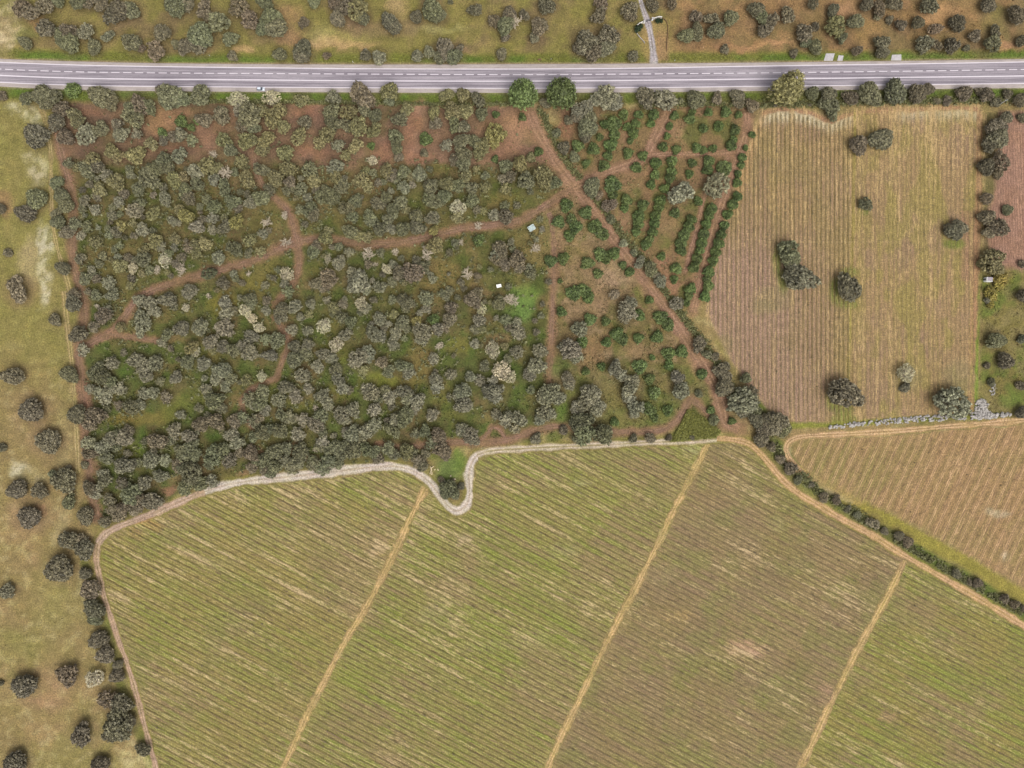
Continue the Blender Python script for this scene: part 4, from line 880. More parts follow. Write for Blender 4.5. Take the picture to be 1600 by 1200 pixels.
def triangle_color(px, py):
    n1 = fbm(px * 0.02, py * 0.02, 81)
    n2 = fbm(px * 0.05, py * 0.05, 85)
    one = np.ones_like(px)
    c = one[:, None] * S(160, 130, 90)[None, :]
    c = blend(c, smooth(0.44, 0.62, n1) * 0.6, S(148, 128, 82))
    c = blend(c, smooth(1420, 1260, px) * 0.6, S(146, 128, 80))
    c = blend(c, smooth(0.52, 0.7, n2) * 0.35, S(172, 138, 104))
    c = spots(c, px, py, (n2 - .5) * 20, (n1 - .5) * 20)
    col, w = field_blend(px, py, TRIANGLE, c, 7)
    return col, w, 0.5 + 0.5 * smooth(1450, 1280, px), 1.2 * (fbm(px * .03, py * .03, 87) - .5) + .25 * smooth(1350, 1480, px)


def east_color(px, py):
    n1 = fbm(px * 0.04, py * 0.04, 91)
    one = np.ones_like(px)
    c = one[:, None] * S(158, 123, 104)[None, :]
    c = blend(c, smooth(0.45, 0.65, n1) * 0.6, S(152, 116, 92))
    col, w = field_blend(px, py, EASTSOIL, c, 8)
    return col, w, one * .4, one * 0


def field(name, poly, mat, colfn, z, step=3.0):
    xs_ = np.arange(min(p[0] for p in poly) - 6, max(p[0] for p in poly) + 6, step)
    ys_ = np.arange(min(p[1] for p in poly) - 6, max(p[1] for p in poly) + 6, step)
    me = grid_mesh(name, xs_, ys_, z, mat, colfn, keep=lambda x, y: sdist(x, y, poly) > -4.0)
    return tag(link(name, me), kind='structure')


M['vineyard'] = field_material('vineyard_soil', 27.5, 2.8, tuple(S(106, 88, 52)), tuple(S(204, 178, 136)), tuple(S(132, 143, 56)), under_w=0.17, under_amt=0.68, ruts=0.3, brown=tuple(S(136, 112, 86)), pale_t=0.575, green_t=0.48)
M['tilled'] = field_material('tilled_soil', 90.0, 2.333, tuple(S(126, 108, 64)), tuple(S(196, 166, 118)), tuple(S(152, 138, 76)), under_w=0.36, under_amt=0.8, ruts=0.5, pale_t=0.56, green_t=0.55, mottled=0.28)
M['triangle'] = field_material('triangle_soil', -65.0, 4.6, tuple(S(136, 112, 74)), tuple(S(204, 166, 128)), tuple(S(140, 132, 76)), under_w=0.08, under_amt=0.3, ruts=0.85, rut_min=0.3, rut_at=0.41, rut_w=(0.015, 0.06), wobble=0.08, brown=tuple(S(140, 112, 84)), pale_t=0.64, green_t=0.53)
M['eastsoil'] = field_material('ploughed_soil', 88.0, 1.4, tuple(S(140, 104, 84)), tuple(S(188, 146, 120)), tuple(S(146, 124, 84)), under_w=0.3, under_amt=0.5, ruts=0.2, pale_t=0.58, green_t=0.62)
field('vineyard_field', VINEYARD, M['vineyard'], vineyard_color, 0.008, 4.0)
field('tilled_field', TILLED, M['tilled'], tilled_color, 0.008, 2.5)
field('triangle_field', TRIANGLE, M['triangle'], triangle_color, 0.008, 4.0)
field('ploughed_field', EASTSOIL, M['eastsoil'], east_color, 0.008, 4.0)


# ------------------------------------------------------------------ tracks, driveway and road
def dense(pts, step):
    pts = np.array(pts, float)
    # Chaikin twice for smooth bends, then resample
    for _ in range(2):
        q = np.empty((len(pts) * 2, 2))
        q[0::2] = 0
        a, b = pts[:-1], pts[1:]
        q = np.empty((2 * len(a) + 2, 2))
        q[0], q[-1] = pts[0], pts[-1]
        q[1:-1:2] = a * 0.75 + b * 0.25
        q[2:-1:2] = a * 0.25 + b * 0.75
        pts = q
    L = np.concatenate([[0], np.cumsum(np.hypot(*np.diff(pts, axis=0).T))])
    s = np.arange(0, L[-1] + step * 0.5, step)
    s[-1] = min(s[-1], L[-1])
    return np.stack([np.interp(s, L, pts[:, 0]), np.interp(s, L, pts[:, 1])], 1), s


def track(name, pts, width, z, body, ruts, mid, seed, edge=0.35, rut_at=0.45, label_kind='structure', wvar=None, grassy=0.0):
    """a beaten track: two wheel ruts, a lighter or grassier middle and edges that fade into the ground beside it"""
    c, s = dense(pts, 2.5)
    t = np.gradient(c, axis=0)
    t /= np.hypot(t[:, 0], t[:, 1])[:, None] + 1e-9
    nrm = np.stack([-t[:, 1], t[:, 0]], 1)
    off = np.array([-1.45, -1.15, -0.9, -0.72, -0.52, -0.36, -0.2, 0, 0.2, 0.36, 0.52, 0.72, 0.9, 1.15, 1.45])
    hw = width / 2 * (1 + 0.55 * (fbm(s * 0.045, s * 0 + seed, seed) - 0.5) * 2)
    if wvar is not None:
        hw = hw * wvar(s / s[-1])
    px = (c[:, 0:1] + nrm[:, 0:1] * off[None, :] * hw[:, None]).ravel()
    py = (c[:, 1:2] + nrm[:, 1:2] * off[None, :] * hw[:, None]).ravel()
    n = len(off)
    i = (np.arange(len(c) - 1)[:, None] * n + np.arange(n - 1)[None, :]).ravel()
    F = np.stack([i, i + n, i + n + 1, i + 1], 1)
    V = np.stack([(px - 800) * MPP, (600 - py) * MPP, np.full(len(px), z)], 1)
    # face up
    a, b, d = V[F[0, 0]], V[F[0, 1]], V[F[0, 2]]
    if np.cross(b - a, d - a)[2] < 0:
        F = F[:, ::-1]
    o = np.tile(off, len(c))
    sv = np.repeat(s, n)
    n1 = fbm(px * 0.18, py * 0.18, seed + 3, 3)
    n2 = fbm(sv * 0.045, o * 0.6 + seed, seed + 7, 3)
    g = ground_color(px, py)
    col = np.ones((len(px), 1)) * S(*body)[None, :]
    col = blend(col, smooth(0.26, 0.12, np.abs(np.abs(o) - rut_at)) * smooth(0.3, 0.55, n2 + 0.1), S(*ruts))
    col = blend(col, smooth(0.28, 0.08, np.abs(o)) * smooth(0.35, 0.6, fbm(sv * 0.05, sv * 0, seed + 11, 2) + 0.05) * 0.85, S(*mid))
    w = smooth(1.25, 0.75, np.abs(o) + (n1 - 0.5) * edge * 2.2)
    if grassy:      # stretches where grass has crept back over the track
        w = w * (1 - grassy * smooth(0.48, 0.66, fbm(px * 0.045, py * 0.045, seed + 15, 3)) * smooth(0.95, 0.35, np.abs(np.abs(o) - rut_at) * 1.4 + 0.2 * n1))
        w = w * (1 - grassy * 0.8 * smooth(0.55, 0.7, fbm(px * 0.03, py * 0.03, seed + 19, 2)))
    col = g * (1 - w[:, None]) + col * w[:, None] * (0.9 + 0.2 * n1)[:, None]
    me = mesh_np(name, V, F, M['earth'], {'tint': col}, smooth_sh=True)
    return tag(link(name, me), kind=label_kind)


_z = 0.014
for _i, _p in enumerate((P('62,165 72,190 79,225 80,270 80,320 84,365 94,405 106,440 112,470'), P('100,455 104,500 112,560 116,620 120,690 122,740'))):
    track('pasture_track', _p, 8.0, 0.009 + _i * .002, (156, 136, 92), (184, 162, 118), (146, 134, 80), 80 + _i * 5, edge=0.5)
for _i, (_k, (_p, _w)) in enumerate(RED.items()):
    _wood = _k in ('west', 'branch', 'spur', 'cross', 'cross_low', 'south', 'loop', 'shed')
    track('dirt_track', _p, _w * (0.85 if _wood else 0.95), _z, *(((140, 109, 90), (152, 121, 101), (130, 106, 80)) if _wood else ((154, 119, 96), (168, 133, 108), (146, 114, 88))), 100 + _i * 7, edge=0.75 if _wood else 0.55, grassy=0.55 if _wood else 0.25)
    _z += 0.003
for _i, _p in enumerate(ALLEYS):
    track('sandy_track', _p, 8.5, 0.060 + _i * 0.003, (188, 158, 108), (212, 178, 130), (172, 150, 86), 300 + _i * 9, edge=0.9, grassy=0.5)
track('sandy_track', NORTHPATH, 9.0, 0.072, (186, 152, 112), (212, 178, 138), (158, 128, 92), 351, edge=0.2)


def gravel_w(f):
    return np.interp(f, [0, 0.15, 0.22, 0.32, 0.45, 0.5, 0.56, 0.62, 0.72, 1.0], [0.8, 0.9, 1.0, 1.1, 1.15, 1.25, 1.1, 0.95, 0.95, 1.0])


def split_pts(a, b):
    ia = min(range(len(GRAVEL)), key=lambda k: abs(GRAVEL[k][0] - a[0]) + abs(GRAVEL[k][1] - a[1]))
    ib = min(range(len(GRAVEL)), key=lambda k: abs(GRAVEL[k][0] - b[0]) + abs(GRAVEL[k][1] - b[1]))
    return GRAVEL[ia:ib + 1]


track('gravel_track', split_pts((252, 1260), (153, 850)), 9.0, 0.078, (176, 146, 122), (196, 166, 142), (160, 136, 104), 401, edge=0.25)
track('gravel_track', split_pts((153, 850), (350, 758)), 10.5, 0.082, (180, 152, 130), (196, 170, 150), (172, 146, 122), 411, edge=0.22)
track('gravel_track', split_pts((320, 768), (765, 704)), 12.5, 0.086, (200, 184, 168), (212, 198, 186), (188, 168, 150), 421, edge=0.22, rut_at=0.5)
track('gravel_track', split_pts((745, 711), (1145, 686)), 9.5, 0.090, (186, 168, 142), (204, 188, 166), (150, 136, 92), 431, edge=0.2)
track('gravel_track', split_pts((1120, 685), (1700, 1035)), 10.0, 0.094, (190, 154, 112), (208, 172, 132), (176, 144, 96), 441, edge=0.22)
track('driveway', DRIVE, 8.0, 0.020, (178, 168, 168), (192, 182, 184), (140, 126, 120), 461, edge=0.1,
      wvar=lambda f: np.interp(f, [0, 0.3, 0.55, 0.8, 1], [0.85, 0.9, 1.0, 1.15, 1.9]))


def asphalt_material():
    g = N('asphalt')
    p = g.pos()
    st = g.noise(g.scale(p, (0.02, 0.9, 1)), 1.0, 4, 0.6)
    st2 = g.noise(g.scale(p, (0.15, 2.2, 1)), 1.0, 3, 0.6)
    n = g.noise(p, 1.2, 4, 0.65)
    c = g.mix(g.rng(st, 0.35, 0.65, 0, 1), tuple(S(141, 132, 140)), tuple(S(175, 166, 172)))
    c = gain(g, c, g.rng(st2, 0.3, 0.7, 0.93, 1.07))
    c = gain(g, c, g.rng(n, 0.25, 0.75, 0.92, 1.08))
    return g.done(c, 0.85)


def shoulder_material():
    g = N('shoulder')
    p = g.pos()
    n = g.noise(g.scale(p, (0.2, 1, 1)), 0.8, 4, 0.65)
    n2 = g.noise(p, 1.5, 3, 0.6)
    c = g.mix(g.rng(n, 0.35, 0.68, 0, 1), tuple(S(176, 164, 160)), tuple(S(196, 184, 176)))
    c = gain(g, c, g.rng(n2, 0.25, 0.75, 0.92, 1.08))
    return g.done(c, 0.9)


def marking_material():
    g = N('road_paint')
    p = g.pos()
    n = g.noise(p, 0.9, 4, 0.7)
    c = g.mix(g.rng(n, 0.5, 0.75, 0, 0.5), (0.355, 0.325, 0.345, 1), tuple(S(190, 178, 186)))
    return g.done(c, 0.7)


M['asphalt'], M['shoulder'], M['paint'] = asphalt_material(), shoulder_material(), marking_material()


def strip(name, ytop, ylow, z, mat, parent=None, x0=-250, x1=1850, step=10):
    x = np.arange(x0, x1 + 1, step, dtype=float)
    yt, yl = ytop(x), ylow(x)
    V, F = [], []
    for a, b, c in zip(x, yt, yl):
        V.append((*W(a, b), z))
        V.append((*W(a, c), z))
    for i in range(len(x) - 1):
        F.append((2 * i + 1, 2 * i + 3, 2 * i + 2, 2 * i))
    return link(name, mesh_np(name, V, F, mat), parent)


rl = lambda k, d=0.0: (lambda x: road_y(k, x) + d)
road = tag(strip('road', rl('top_edge'), rl('low_edge'), 0.10, M['shoulder']), kind='structure')
strip('carriageway', rl('top_line', -0.2), rl('low_line', 0.2), 0.104, M['asphalt'], road)
strip('edge_line', rl('top_line', -0.75), rl('top_line', 0.65), 0.108, M['paint'], road)
strip('edge_line', rl('low_line', -0.65), rl('low_line', 0.65), 0.108, M['paint'], road)
strip('centre_line', rl('mid', -0.85), rl('mid', 0.85), 0.108, M['paint'], road)
_dm = mesh_np('lane_dash', [(-2.15, -0.2, 0), (2.15, -0.2, 0), (2.15, 0.2, 0), (-2.15, 0.2, 0)], [(0, 1, 2, 3)], M['paint'])
for _x in np.arange(-170, 1780, 18.45):
    _y0, _y1 = road_y('dash', _x - 5), road_y('dash', _x + 5)
    _o = link('lane_dash', _dm, road, (*W(_x, float((_y0 + _y1) / 2)), 0.108))
    _o.rotation_euler = (0, 0, math.atan2(-(float(_y1) - float(_y0)), 10))
# road bank: a low skirt from the shoulder down to the verge
for _k, _s in (('top_edge', -1), ('low_edge', 1)):
    x = np.arange(-250, 1851, 10, dtype=float)
    V, F = [], []
    for a, b in zip(x, road_y(_k, x)):
        V.append((*W(a, b), 0.10))
        V.append((*W(a, b + _s * 1.2), 0.0))
    for i in range(len(x) - 1):
        f = (2 * i, 2 * i + 1, 2 * i + 3, 2 * i + 2)
        F.append(f if _s < 0 else f[::-1])
    V = np.array(V)
    if np.cross(V[F[0][1]] - V[F[0][0]], V[F[0][2]] - V[F[0][0]])[2] < 0:
        F = [f[::-1] for f in F]
    link('road_bank', mesh_np('road_bank', V, F, M['shoulder']), road)

# ------------------------------------------------------------------ plant building blocks
def ico(sub):
    bm = bmesh.new()
    bmesh.ops.create_icosphere(bm, subdivisions=sub, radius=1.0)
    V = np.array([v.co[:] for v in bm.verts])
    F = np.array([[v.index for v in f.verts] for f in bm.faces])
    bm.free()
    return V, F


ICO1, ICO2 = ico(1), ico(2)


def unit_dirs(r, n, zmin=-1.0):
    z = r.uniform(zmin, 1, n)
    a = r.uniform(0, 2 * math.pi, n)
    q = np.sqrt(np.clip(1 - z * z, 0, 1))
    return np.stack([q * np.cos(a), q * np.sin(a), z], 1)


def leaf_quads(r, centres, normals, size):
    """small leaf sprays as two-triangle cards with their own random tilt"""
    n = len(centres)
    nn = normals + r.normal(0, 0.55, (n, 3))
    nn /= np.linalg.norm(nn, axis=1)[:, None] + 1e-9
    t = np.cross(nn, r.normal(0, 1, (n, 3)))
    t /= np.linalg.norm(t, axis=1)[:, None] + 1e-9
    b = np.cross(nn, t)
    s = size * r.uniform(0.6, 1.3, (n, 1))
    a = s * r.uniform(0.5, 0.9, (n, 1))
    V = np.stack([centres - t * s - b * a * .4, centres + t * s * .2 - b * a, centres + t * s + b * a * .3, centres - t * s * .1 + b * a], 1).reshape(-1, 3)
    i = np.arange(n) * 4
    F = np.concatenate([np.stack([i, i + 1, i + 2], 1), np.stack([i, i + 2, i + 3], 1)])
    return V, F


def crown_arrays(seed, n_dome, clump, spread=0.45, flat=0.72, drop=0.12, leaves=20, leaf=0.055, ragged=0.12, core=0.72):
    """crown of radius 1: foliage clumps over one or several domes, with gaps; returns V, F, tone"""
    r = np.random.default_rng(seed)
    domes = []
    for i in range(n_dome):
        a = r.uniform(0, 2 * math.pi)
        d = 0 if n_dome == 1 else spread * r.uniform(0.55, 1.05)
        a = a if n_dome < 3 else (i + r.uniform(-.3, .3)) * 2 * math.pi / n_dome
        R = 0.92 - clump * 0.55 if n_dome == 1 else (1.0 - d) * r.uniform(0.85, 1.05)
        domes.append((np.array([d * math.cos(a), d * math.sin(a), r.uniform(-.12, .14)]), R))
    cen = []
    for _ in range(1400):
        c, R = domes[r.integers(len(domes))]
        d = unit_dirs(r, 1, -0.25)[0]
        wob = 1 + ragged * math.sin(3 * math.atan2(d[1], d[0]) + seed) + r.normal(0, ragged * 0.5)
        p = c + d * R * wob * r.uniform(0.84, 1.04) * np.array([1, 1, flat])
        if any(np.linalg.norm((p - c2) / np.array([1, 1, flat])) < R2 * 0.78 for c2, R2 in domes):
            continue
        if any(np.linalg.norm(p - q) < clump * 1.16 for q in cen):
            continue
        cen.append(p)
    cen = [p for p in cen if r.random() > drop]
    Vs, Fs, Ts, n0 = [], [], [], 0

    def add(V, F, T):
        nonlocal n0
        Vs.append(V)
        Fs.append(F + n0)
        Ts.append(T)
        n0 += len(V)

    for c, R in domes:
        if core > 0:
            V, F = ICO2
            add(c + V * R * core * np.array([1, 1, flat]) * r.uniform(.92, 1.05, (len(V), 1)), F, np.full(len(V), 0.88))
    for p in cen:
        s = clump * r.uniform(0.6, 1.15)
        V, F = ICO1
        V = V * r.uniform(0.6, 1.15, (len(V), 1)) * s * 0.86 * np.array([1, 1, 0.85])
        t = r.uniform(0.58, 1.42)
        add(p + V, F, np.full(len(V), t) * r.uniform(0.7, 1.2, len(V)))
        if leaves:
            d = unit_dirs(r, leaves, -0.3)
            LV, LF = leaf_quads(r, p + d * s * r.uniform(0.8, 1.38, (leaves, 1)), d, leaf)
            add(LV, LF, np.repeat(t * r.uniform(0.6, 1.6, leaves), 4))
    return np.concatenate(Vs), np.concatenate(Fs), np.concatenate(Ts)


def tube(p0, p1, r0, r1, k=5):
    p0, p1 = np.array(p0, float), np.array(p1, float)
    d = p1 - p0
    d /= np.linalg.norm(d) + 1e-9
    u = np.cross(d, [0.3, 0.5, 0.81])
    u /= np.linalg.norm(u) + 1e-9
    v = np.cross(d, u)
    a = np.arange(k) * 2 * math.pi / k
    ring = np.cos(a)[:, None] * u + np.sin(a)[:, None] * v
    V = np.concatenate([p0 + ring * r0, p1 + ring * r1])
    F = []
    for i in range(k):
        j = (i + 1) % k
        F += [(i, j, k + j), (i, k + j, k + i)]
    return V, np.array(F)


def join(parts):
    Vs, Fs, n0 = [], [], 0
    for V, F in parts:
        Vs.append(np.asarray(V, float))
        Fs.append(np.asarray(F, int) + n0)
        n0 += len(V)
    return np.concatenate(Vs), np.concatenate(Fs)


def trunk_arrays(seed):
    """unit trunk: from 0 to 1 in height, with limbs that reach up into a crown of radius 1"""
    r = np.random.default_rng(seed)
    parts = [tube((0, 0, -0.05), (0.03, 0.02, 0.55), 0.085, 0.06, 7)]
    for i in range(5):
        a = i * 1.257 + r.uniform(-.3, .3)
        q = (0.03 + 0.30 * math.cos(a), 0.02 + 0.30 * math.sin(a), 0.95 + r.uniform(-.1, .15))
        parts.append(tube((0.03, 0.02, 0.5), q, 0.05, 0.028, 5))
        parts.append(tube(q, (0.6 * math.cos(a + .2), 0.6 * math.sin(a + .2), 1.2), 0.028, 0.012, 4))
    return join(parts)


def bare_arrays(seed, n_main=15, twigs=5):
    """leafless crown of radius about 1, sitting on z = 0..1"""
    r = np.random.default_rng(seed)
    parts = []

    def grow(p, d, L, rad, lev):
        d = d / np.linalg.norm(d)
        mid = p + d * L * .5 + r.normal(0, L * .06, 3)
        q = p + d * L + r.normal(0, L * .08, 3)
        parts.append(tube(p, mid, rad, rad * .8, 4 if lev else 5))
        parts.append(tube(mid, q, rad * .8, rad * .55, 4 if lev else 5))
        if lev < 2:
            for _ in range(twigs if lev == 0 else 3):
                f = r.uniform(.35, 1)
                grow(p + (q - p) * f, d + r.normal(0, .55, 3), L * r.uniform(.4, .62), rad * .58, lev + 1)
    for i in range(n_main):
        a = i * 2 * math.pi / n_main + r.uniform(-.35, .35)
        el = r.uniform(.05, 1.1)
        grow(np.array([0, 0, .25]), np.array([math.cos(a), math.sin(a), el]), r.uniform(.42, .78), 0.05, 0)
    return join(parts)


def leafy_mesh(name, arr):
    V, F, T = arr
    return mesh_np(name, V, F, M['leaf'], None, {'tone': T})


CROWN = {
    'round': [crown_arrays(100 + i, 1, 0.115, drop=0.10, ragged=0.10, leaves=22, leaf=0.065, core=0.62) for i in range(5)],
    'lobed': [crown_arrays(200 + i, 2 + i % 3, 0.115, spread=0.42, drop=0.18, ragged=0.16, leaves=22, leaf=0.07, core=0.5) for i in range(8)],
    'open': [crown_arrays(300 + i, 3 + i % 3, 0.11, spread=0.55, drop=0.32, ragged=0.18, core=0.35, leaves=22, leaf=0.07) for i in range(6)],
    'bush': [crown_arrays(400 + i, 1 + i % 3, 0.21, spread=0.28, drop=0.05, flat=0.85, leaves=24, leaf=0.09, core=0.75) for i in range(5)],
    'pine': [crown_arrays(500 + i, 1, 0.105, flat=0.55, drop=0.14, ragged=0.03, leaves=14, leaf=0.035, core=0.85) for i in range(2)],
    'tall': [crown_arrays(600, 5, 0.13, spread=0.42, flat=1.0, drop=0.1, leaves=18, leaf=0.04)],
    'pale': [crown_arrays(700 + i, 4, 0.115, spread=0.5, drop=0.42, core=0.0, leaves=14, leaf=0.05) for i in range(4)],
}
CROWN_ME = {k: [leafy_mesh('crown_' + k, a) for a in v] for k, v in CROWN.items()}
TRUNK_ME = [mesh_np('trunk', *trunk_arrays(30 + i), M['bark']) for i in range(3)]
TRUNK_W = [mesh_np('trunk_bleached', *trunk_arrays(40 + i), M['bleached']) for i in range(2)]
BARE_ME = [mesh_np('bare_branches', *bare_arrays(50 + i), M['bleached']) for i in range(5)]
STEM_ME = mesh_np('stem', *tube((0, 0, -.05), (0, 0, 1), .07, .05, 6), M['bark'])


def colour(ty, r, k=1.78):
    c = S(*TONES[ty]) * k
    j = r.normal(0, 0.10)
    c = c * (1 + j) * (1 + r.normal(0, 0.025, 3))
    return tuple(np.clip(c, 0.005, 0.9)) + (1.0,)


# ------------------------------------------------------------------ sort the survey into kinds
def kind_of_tree(x, y, r, ty):
    if ty == 'w':
        return 'bare_tree'
    if ty == 'e':
        return 'pale_tree'
    if ty == 'c':
        return 'orchard_tree'
    if ty == 'P':
        return 'stone_pine'
    if ty == 'Y':
        return 'poplar_tree'
    if ty == 'Z':
        return 'flowering_shrub'
    if ty == 'v' or r < 8.2:
        return 'shrub'
    one = np.array([x]), np.array([y])
    if sdist(*one, WOOD)[0] > -6 or sdist(*one, SCRUB)[0] > -4:
        return 'cork_oak'
    return 'holm_oak'


KIND = [kind_of_tree(x, y, r, ty) for (x, y, r, ty, h) in TREES]
WORDS = {'cork_oak': 'oak', 'holm_oak': 'oak', 'bare_tree': 'tree', 'pale_tree': 'thin-leaved tree', 'orchard_tree': 'orchard tree', 'stone_pine': 'pine',
         'poplar_tree': 'tall tree', 'flowering_shrub': 'flowering shrub', 'shrub': 'shrub'}
CAT = {'cork_oak': 'oak tree', 'holm_oak': 'oak tree', 'bare_tree': 'bare tree', 'pale_tree': 'tree', 'orchard_tree': 'orchard tree', 'stone_pine': 'pine tree',
       'poplar_tree': 'tree', 'flowering_shrub': 'shrub', 'shrub': 'shrub'}
GROUP = {'cork_oak': 'oaks of the dense wood', 'holm_oak': 'oaks scattered outside the wood', 'bare_tree': 'bare whitish trees', 'pale_tree': 'thin pale-leaved trees',
         'orchard_tree': 'bushy green trees of the orchard', 'stone_pine': 'round pines beside the road', 'flowering_shrub': 'yellow flowering shrubs', 'shrub': 'low shrubs'}
# the 300 largest oaks of the wood stand singly, the smaller ones are one mass
_wood = sorted((i for i, k in enumerate(KIND) if k == 'cork_oak'), key=lambda i: -TREES[i][2])
_single = set(_wood[:300])
MASS = [i for i in _wood[300:]]

LANDMARKS = [  # photo pixel, phrase
    (830, 356, 'the white hut'), (779, 446, 'the small white tank'), (466, 379, 'the red track crossroads'), (897, 294, 'the big dirt junction'),
    (212, 468, "the red branch track's bend"), (130, 540, "the wood's west track fork"), (715, 797, "the gravel track's U-bend"), (666, 760, 'the top of the first sandy alley'),
    (407, 139, 'the parked car'), (95, 165, "the wood's top left corner"), (155, 818, "the wood's bottom left corner"), (776, 668, 'the small track loop'),
    (431, 474, "the short red spur's lower end"), (450, 540, 'the narrow S-bend path'), (378, 628, "the narrow path's lower bend"), (350, 268, 'the sprawling white dead tree'),
    (815, 478, 'the vivid green patch'), (840, 147, 'the two round pines'), (795, 205, 'the bare red soil corner'), (1012, 34, 'the driveway gate'),
    (1022, 101, "the driveway's mouth"), (1300, 89, 'the pair of concrete slabs'), (1400, 89, 'the single concrete slab'), (803, 35, 'the white dead tree over the road'),
    (530, 70, 'the long sandy scar'), (1535, 170, "the tilled field's top right corner"), (1192, 172, "the tilled field's top left corner"), (1544, 437, 'the white pump house'),
    (1558, 165, 'the pale utility pole'), (1528, 642, 'the stone heap'), (1230, 690, "the triangular field's tip"), (1012, 242, 'the orchard crossing'),
    (1084, 488, "the orchard's bottom tip"), (905, 185, "the orchard's top left corner"), (1412, 878, 'the top of the third sandy alley'), (1106, 690, 'the top of the second sandy alley'),
    (0, 0, "the picture's top left corner"), (1600, 0, "the picture's top right corner"), (0, 1200, "the picture's bottom left corner"), (0, 600, "the left edge's middle"),
    (70, 400, 'the long whitish pasture patch'), (62, 265, 'the upper whitish pasture patch'), (25, 735, 'the lower whitish pasture patch'), (152, 868, "the gravel track's left bend"),
    (1080, 624, "the south track's peak"), (1150, 670, "the main red track's lower end"), (1600, 600, "the right edge's middle"), (860, 595, "the shed path's lower end"),
    (866, 400, "the shed path's middle"), (1000, 432, "the main red track's middle"), (230, 652, 'the yellow clearing'), (700, 738, 'the green hollow by the U-bend'),
    (655, 210, 'the bare red strip'), (255, 180, 'the bare red triangle'), (690, 435, 'the dry central clearing'), (420, 420, 'the olive clearing'), (600, 592, 'the yellow-green glade'),
    (1320, 452, "the tilled field's middle"), (600, 0, "the top edge's left half"), (1300, 0, "the top edge's right half"), (200, 1180, "the bottom edge's pale grass"),
    (350, 757, "the gravel track's first grey stretch"), (530, 738, "the gravel track's grey crest"), (530, 376, 'the red branch track east of the crossroads'),
    (640, 377, "the red branch track's middle"), (330, 426, "the red branch track's western half"), (1145, 240, "the orchard's east crossing"), (1420, 858, 'the hedge beside the third alley'),
    (1270, 760, 'the hedge beside the triangular field'), (300, 120, "the road's left half"), (1130, 120, "the road's middle right"), (1450, 115, "the road's right half"), (620, 125, "the road's middle left"),
    (120, 350, "the west red track's upper half"), (128, 610, "the west red track's lower half"), (172, 960, "the vineyard's left track"),
]
SECT = ['right of', 'up-right of', 'above', 'up-left of', 'left of', 'down-left of', 'below', 'down-right of']
ORD = ['', 'second ', 'third ', 'fourth ', 'fifth ', 'sixth ', 'seventh ', 'eighth ', 'ninth ', 'tenth ']


def make_labels():
    X = np.array([t[0] for t in TREES])
    Y = np.array([t[1] for t in TREES])
    word = [WORDS[k] for k in KIND]
    best = {}
    for (lx, ly, ph) in LANDMARKS:
        d = np.hypot(X - lx, Y - ly)
        s = (np.round(np.arctan2(-(Y - ly), X - lx) / (math.pi / 4)).astype(int)) % 8
        cnt = {}
        for i in np.argsort(d):
            key = (word[i], s[i])
            cnt[key] = cnt.get(key, 0) + 1
            rank = cnt[key]
            if rank > 10 or d[i] < 2:
                continue
            cost = (rank - 1) * 26 + d[i]
            best.setdefault(i, []).append((cost, rank, s[i], ph))
    out = []
    for i, (x, y, r, ty, h) in enumerate(TREES):
        size = 'small ' if r < 10.5 else ('large ' if r >= 17 else '')
        if KIND[i] in ('stone_pine', 'poplar_tree', 'shrub', 'orchard_tree'):
            size = ''
        c, rank, s, ph = min(best[i])
        out.append(f"{size}{TONE_WORD[ty]} {word[i]}, {ORD[rank - 1]}nearest {SECT[s]} {ph}")
    return out


LABELS = make_labels()
for i, k in enumerate(KIND):
    x, y = TREES[i][:2]
    if k == 'stone_pine':
        LABELS[i] = ('left' if x < 850 else 'right') + ' one of two big round bright green pines overhanging the road'
    elif k == 'poplar_tree':
        LABELS[i] = 'tall yellowish-olive leafy tree leaning over the road above the tilled field'
    elif abs(x - 351) < 4 and abs(y - 269) < 4:
        LABELS[i] = 'sprawling white dead tree with a long pale limb in the upper wood'
    elif abs(x - 803) < 4 and abs(y - 33) < 4:
        LABELS[i] = 'white dead tree with long bare limbs in the grassland above the road'

# ------------------------------------------------------------------ plant the trees
rt = np.random.default_rng(99)


def k_hedge(x, y):
    return seg_dist(np.array([x]), np.array([y]), HEDGE)[0] < 16


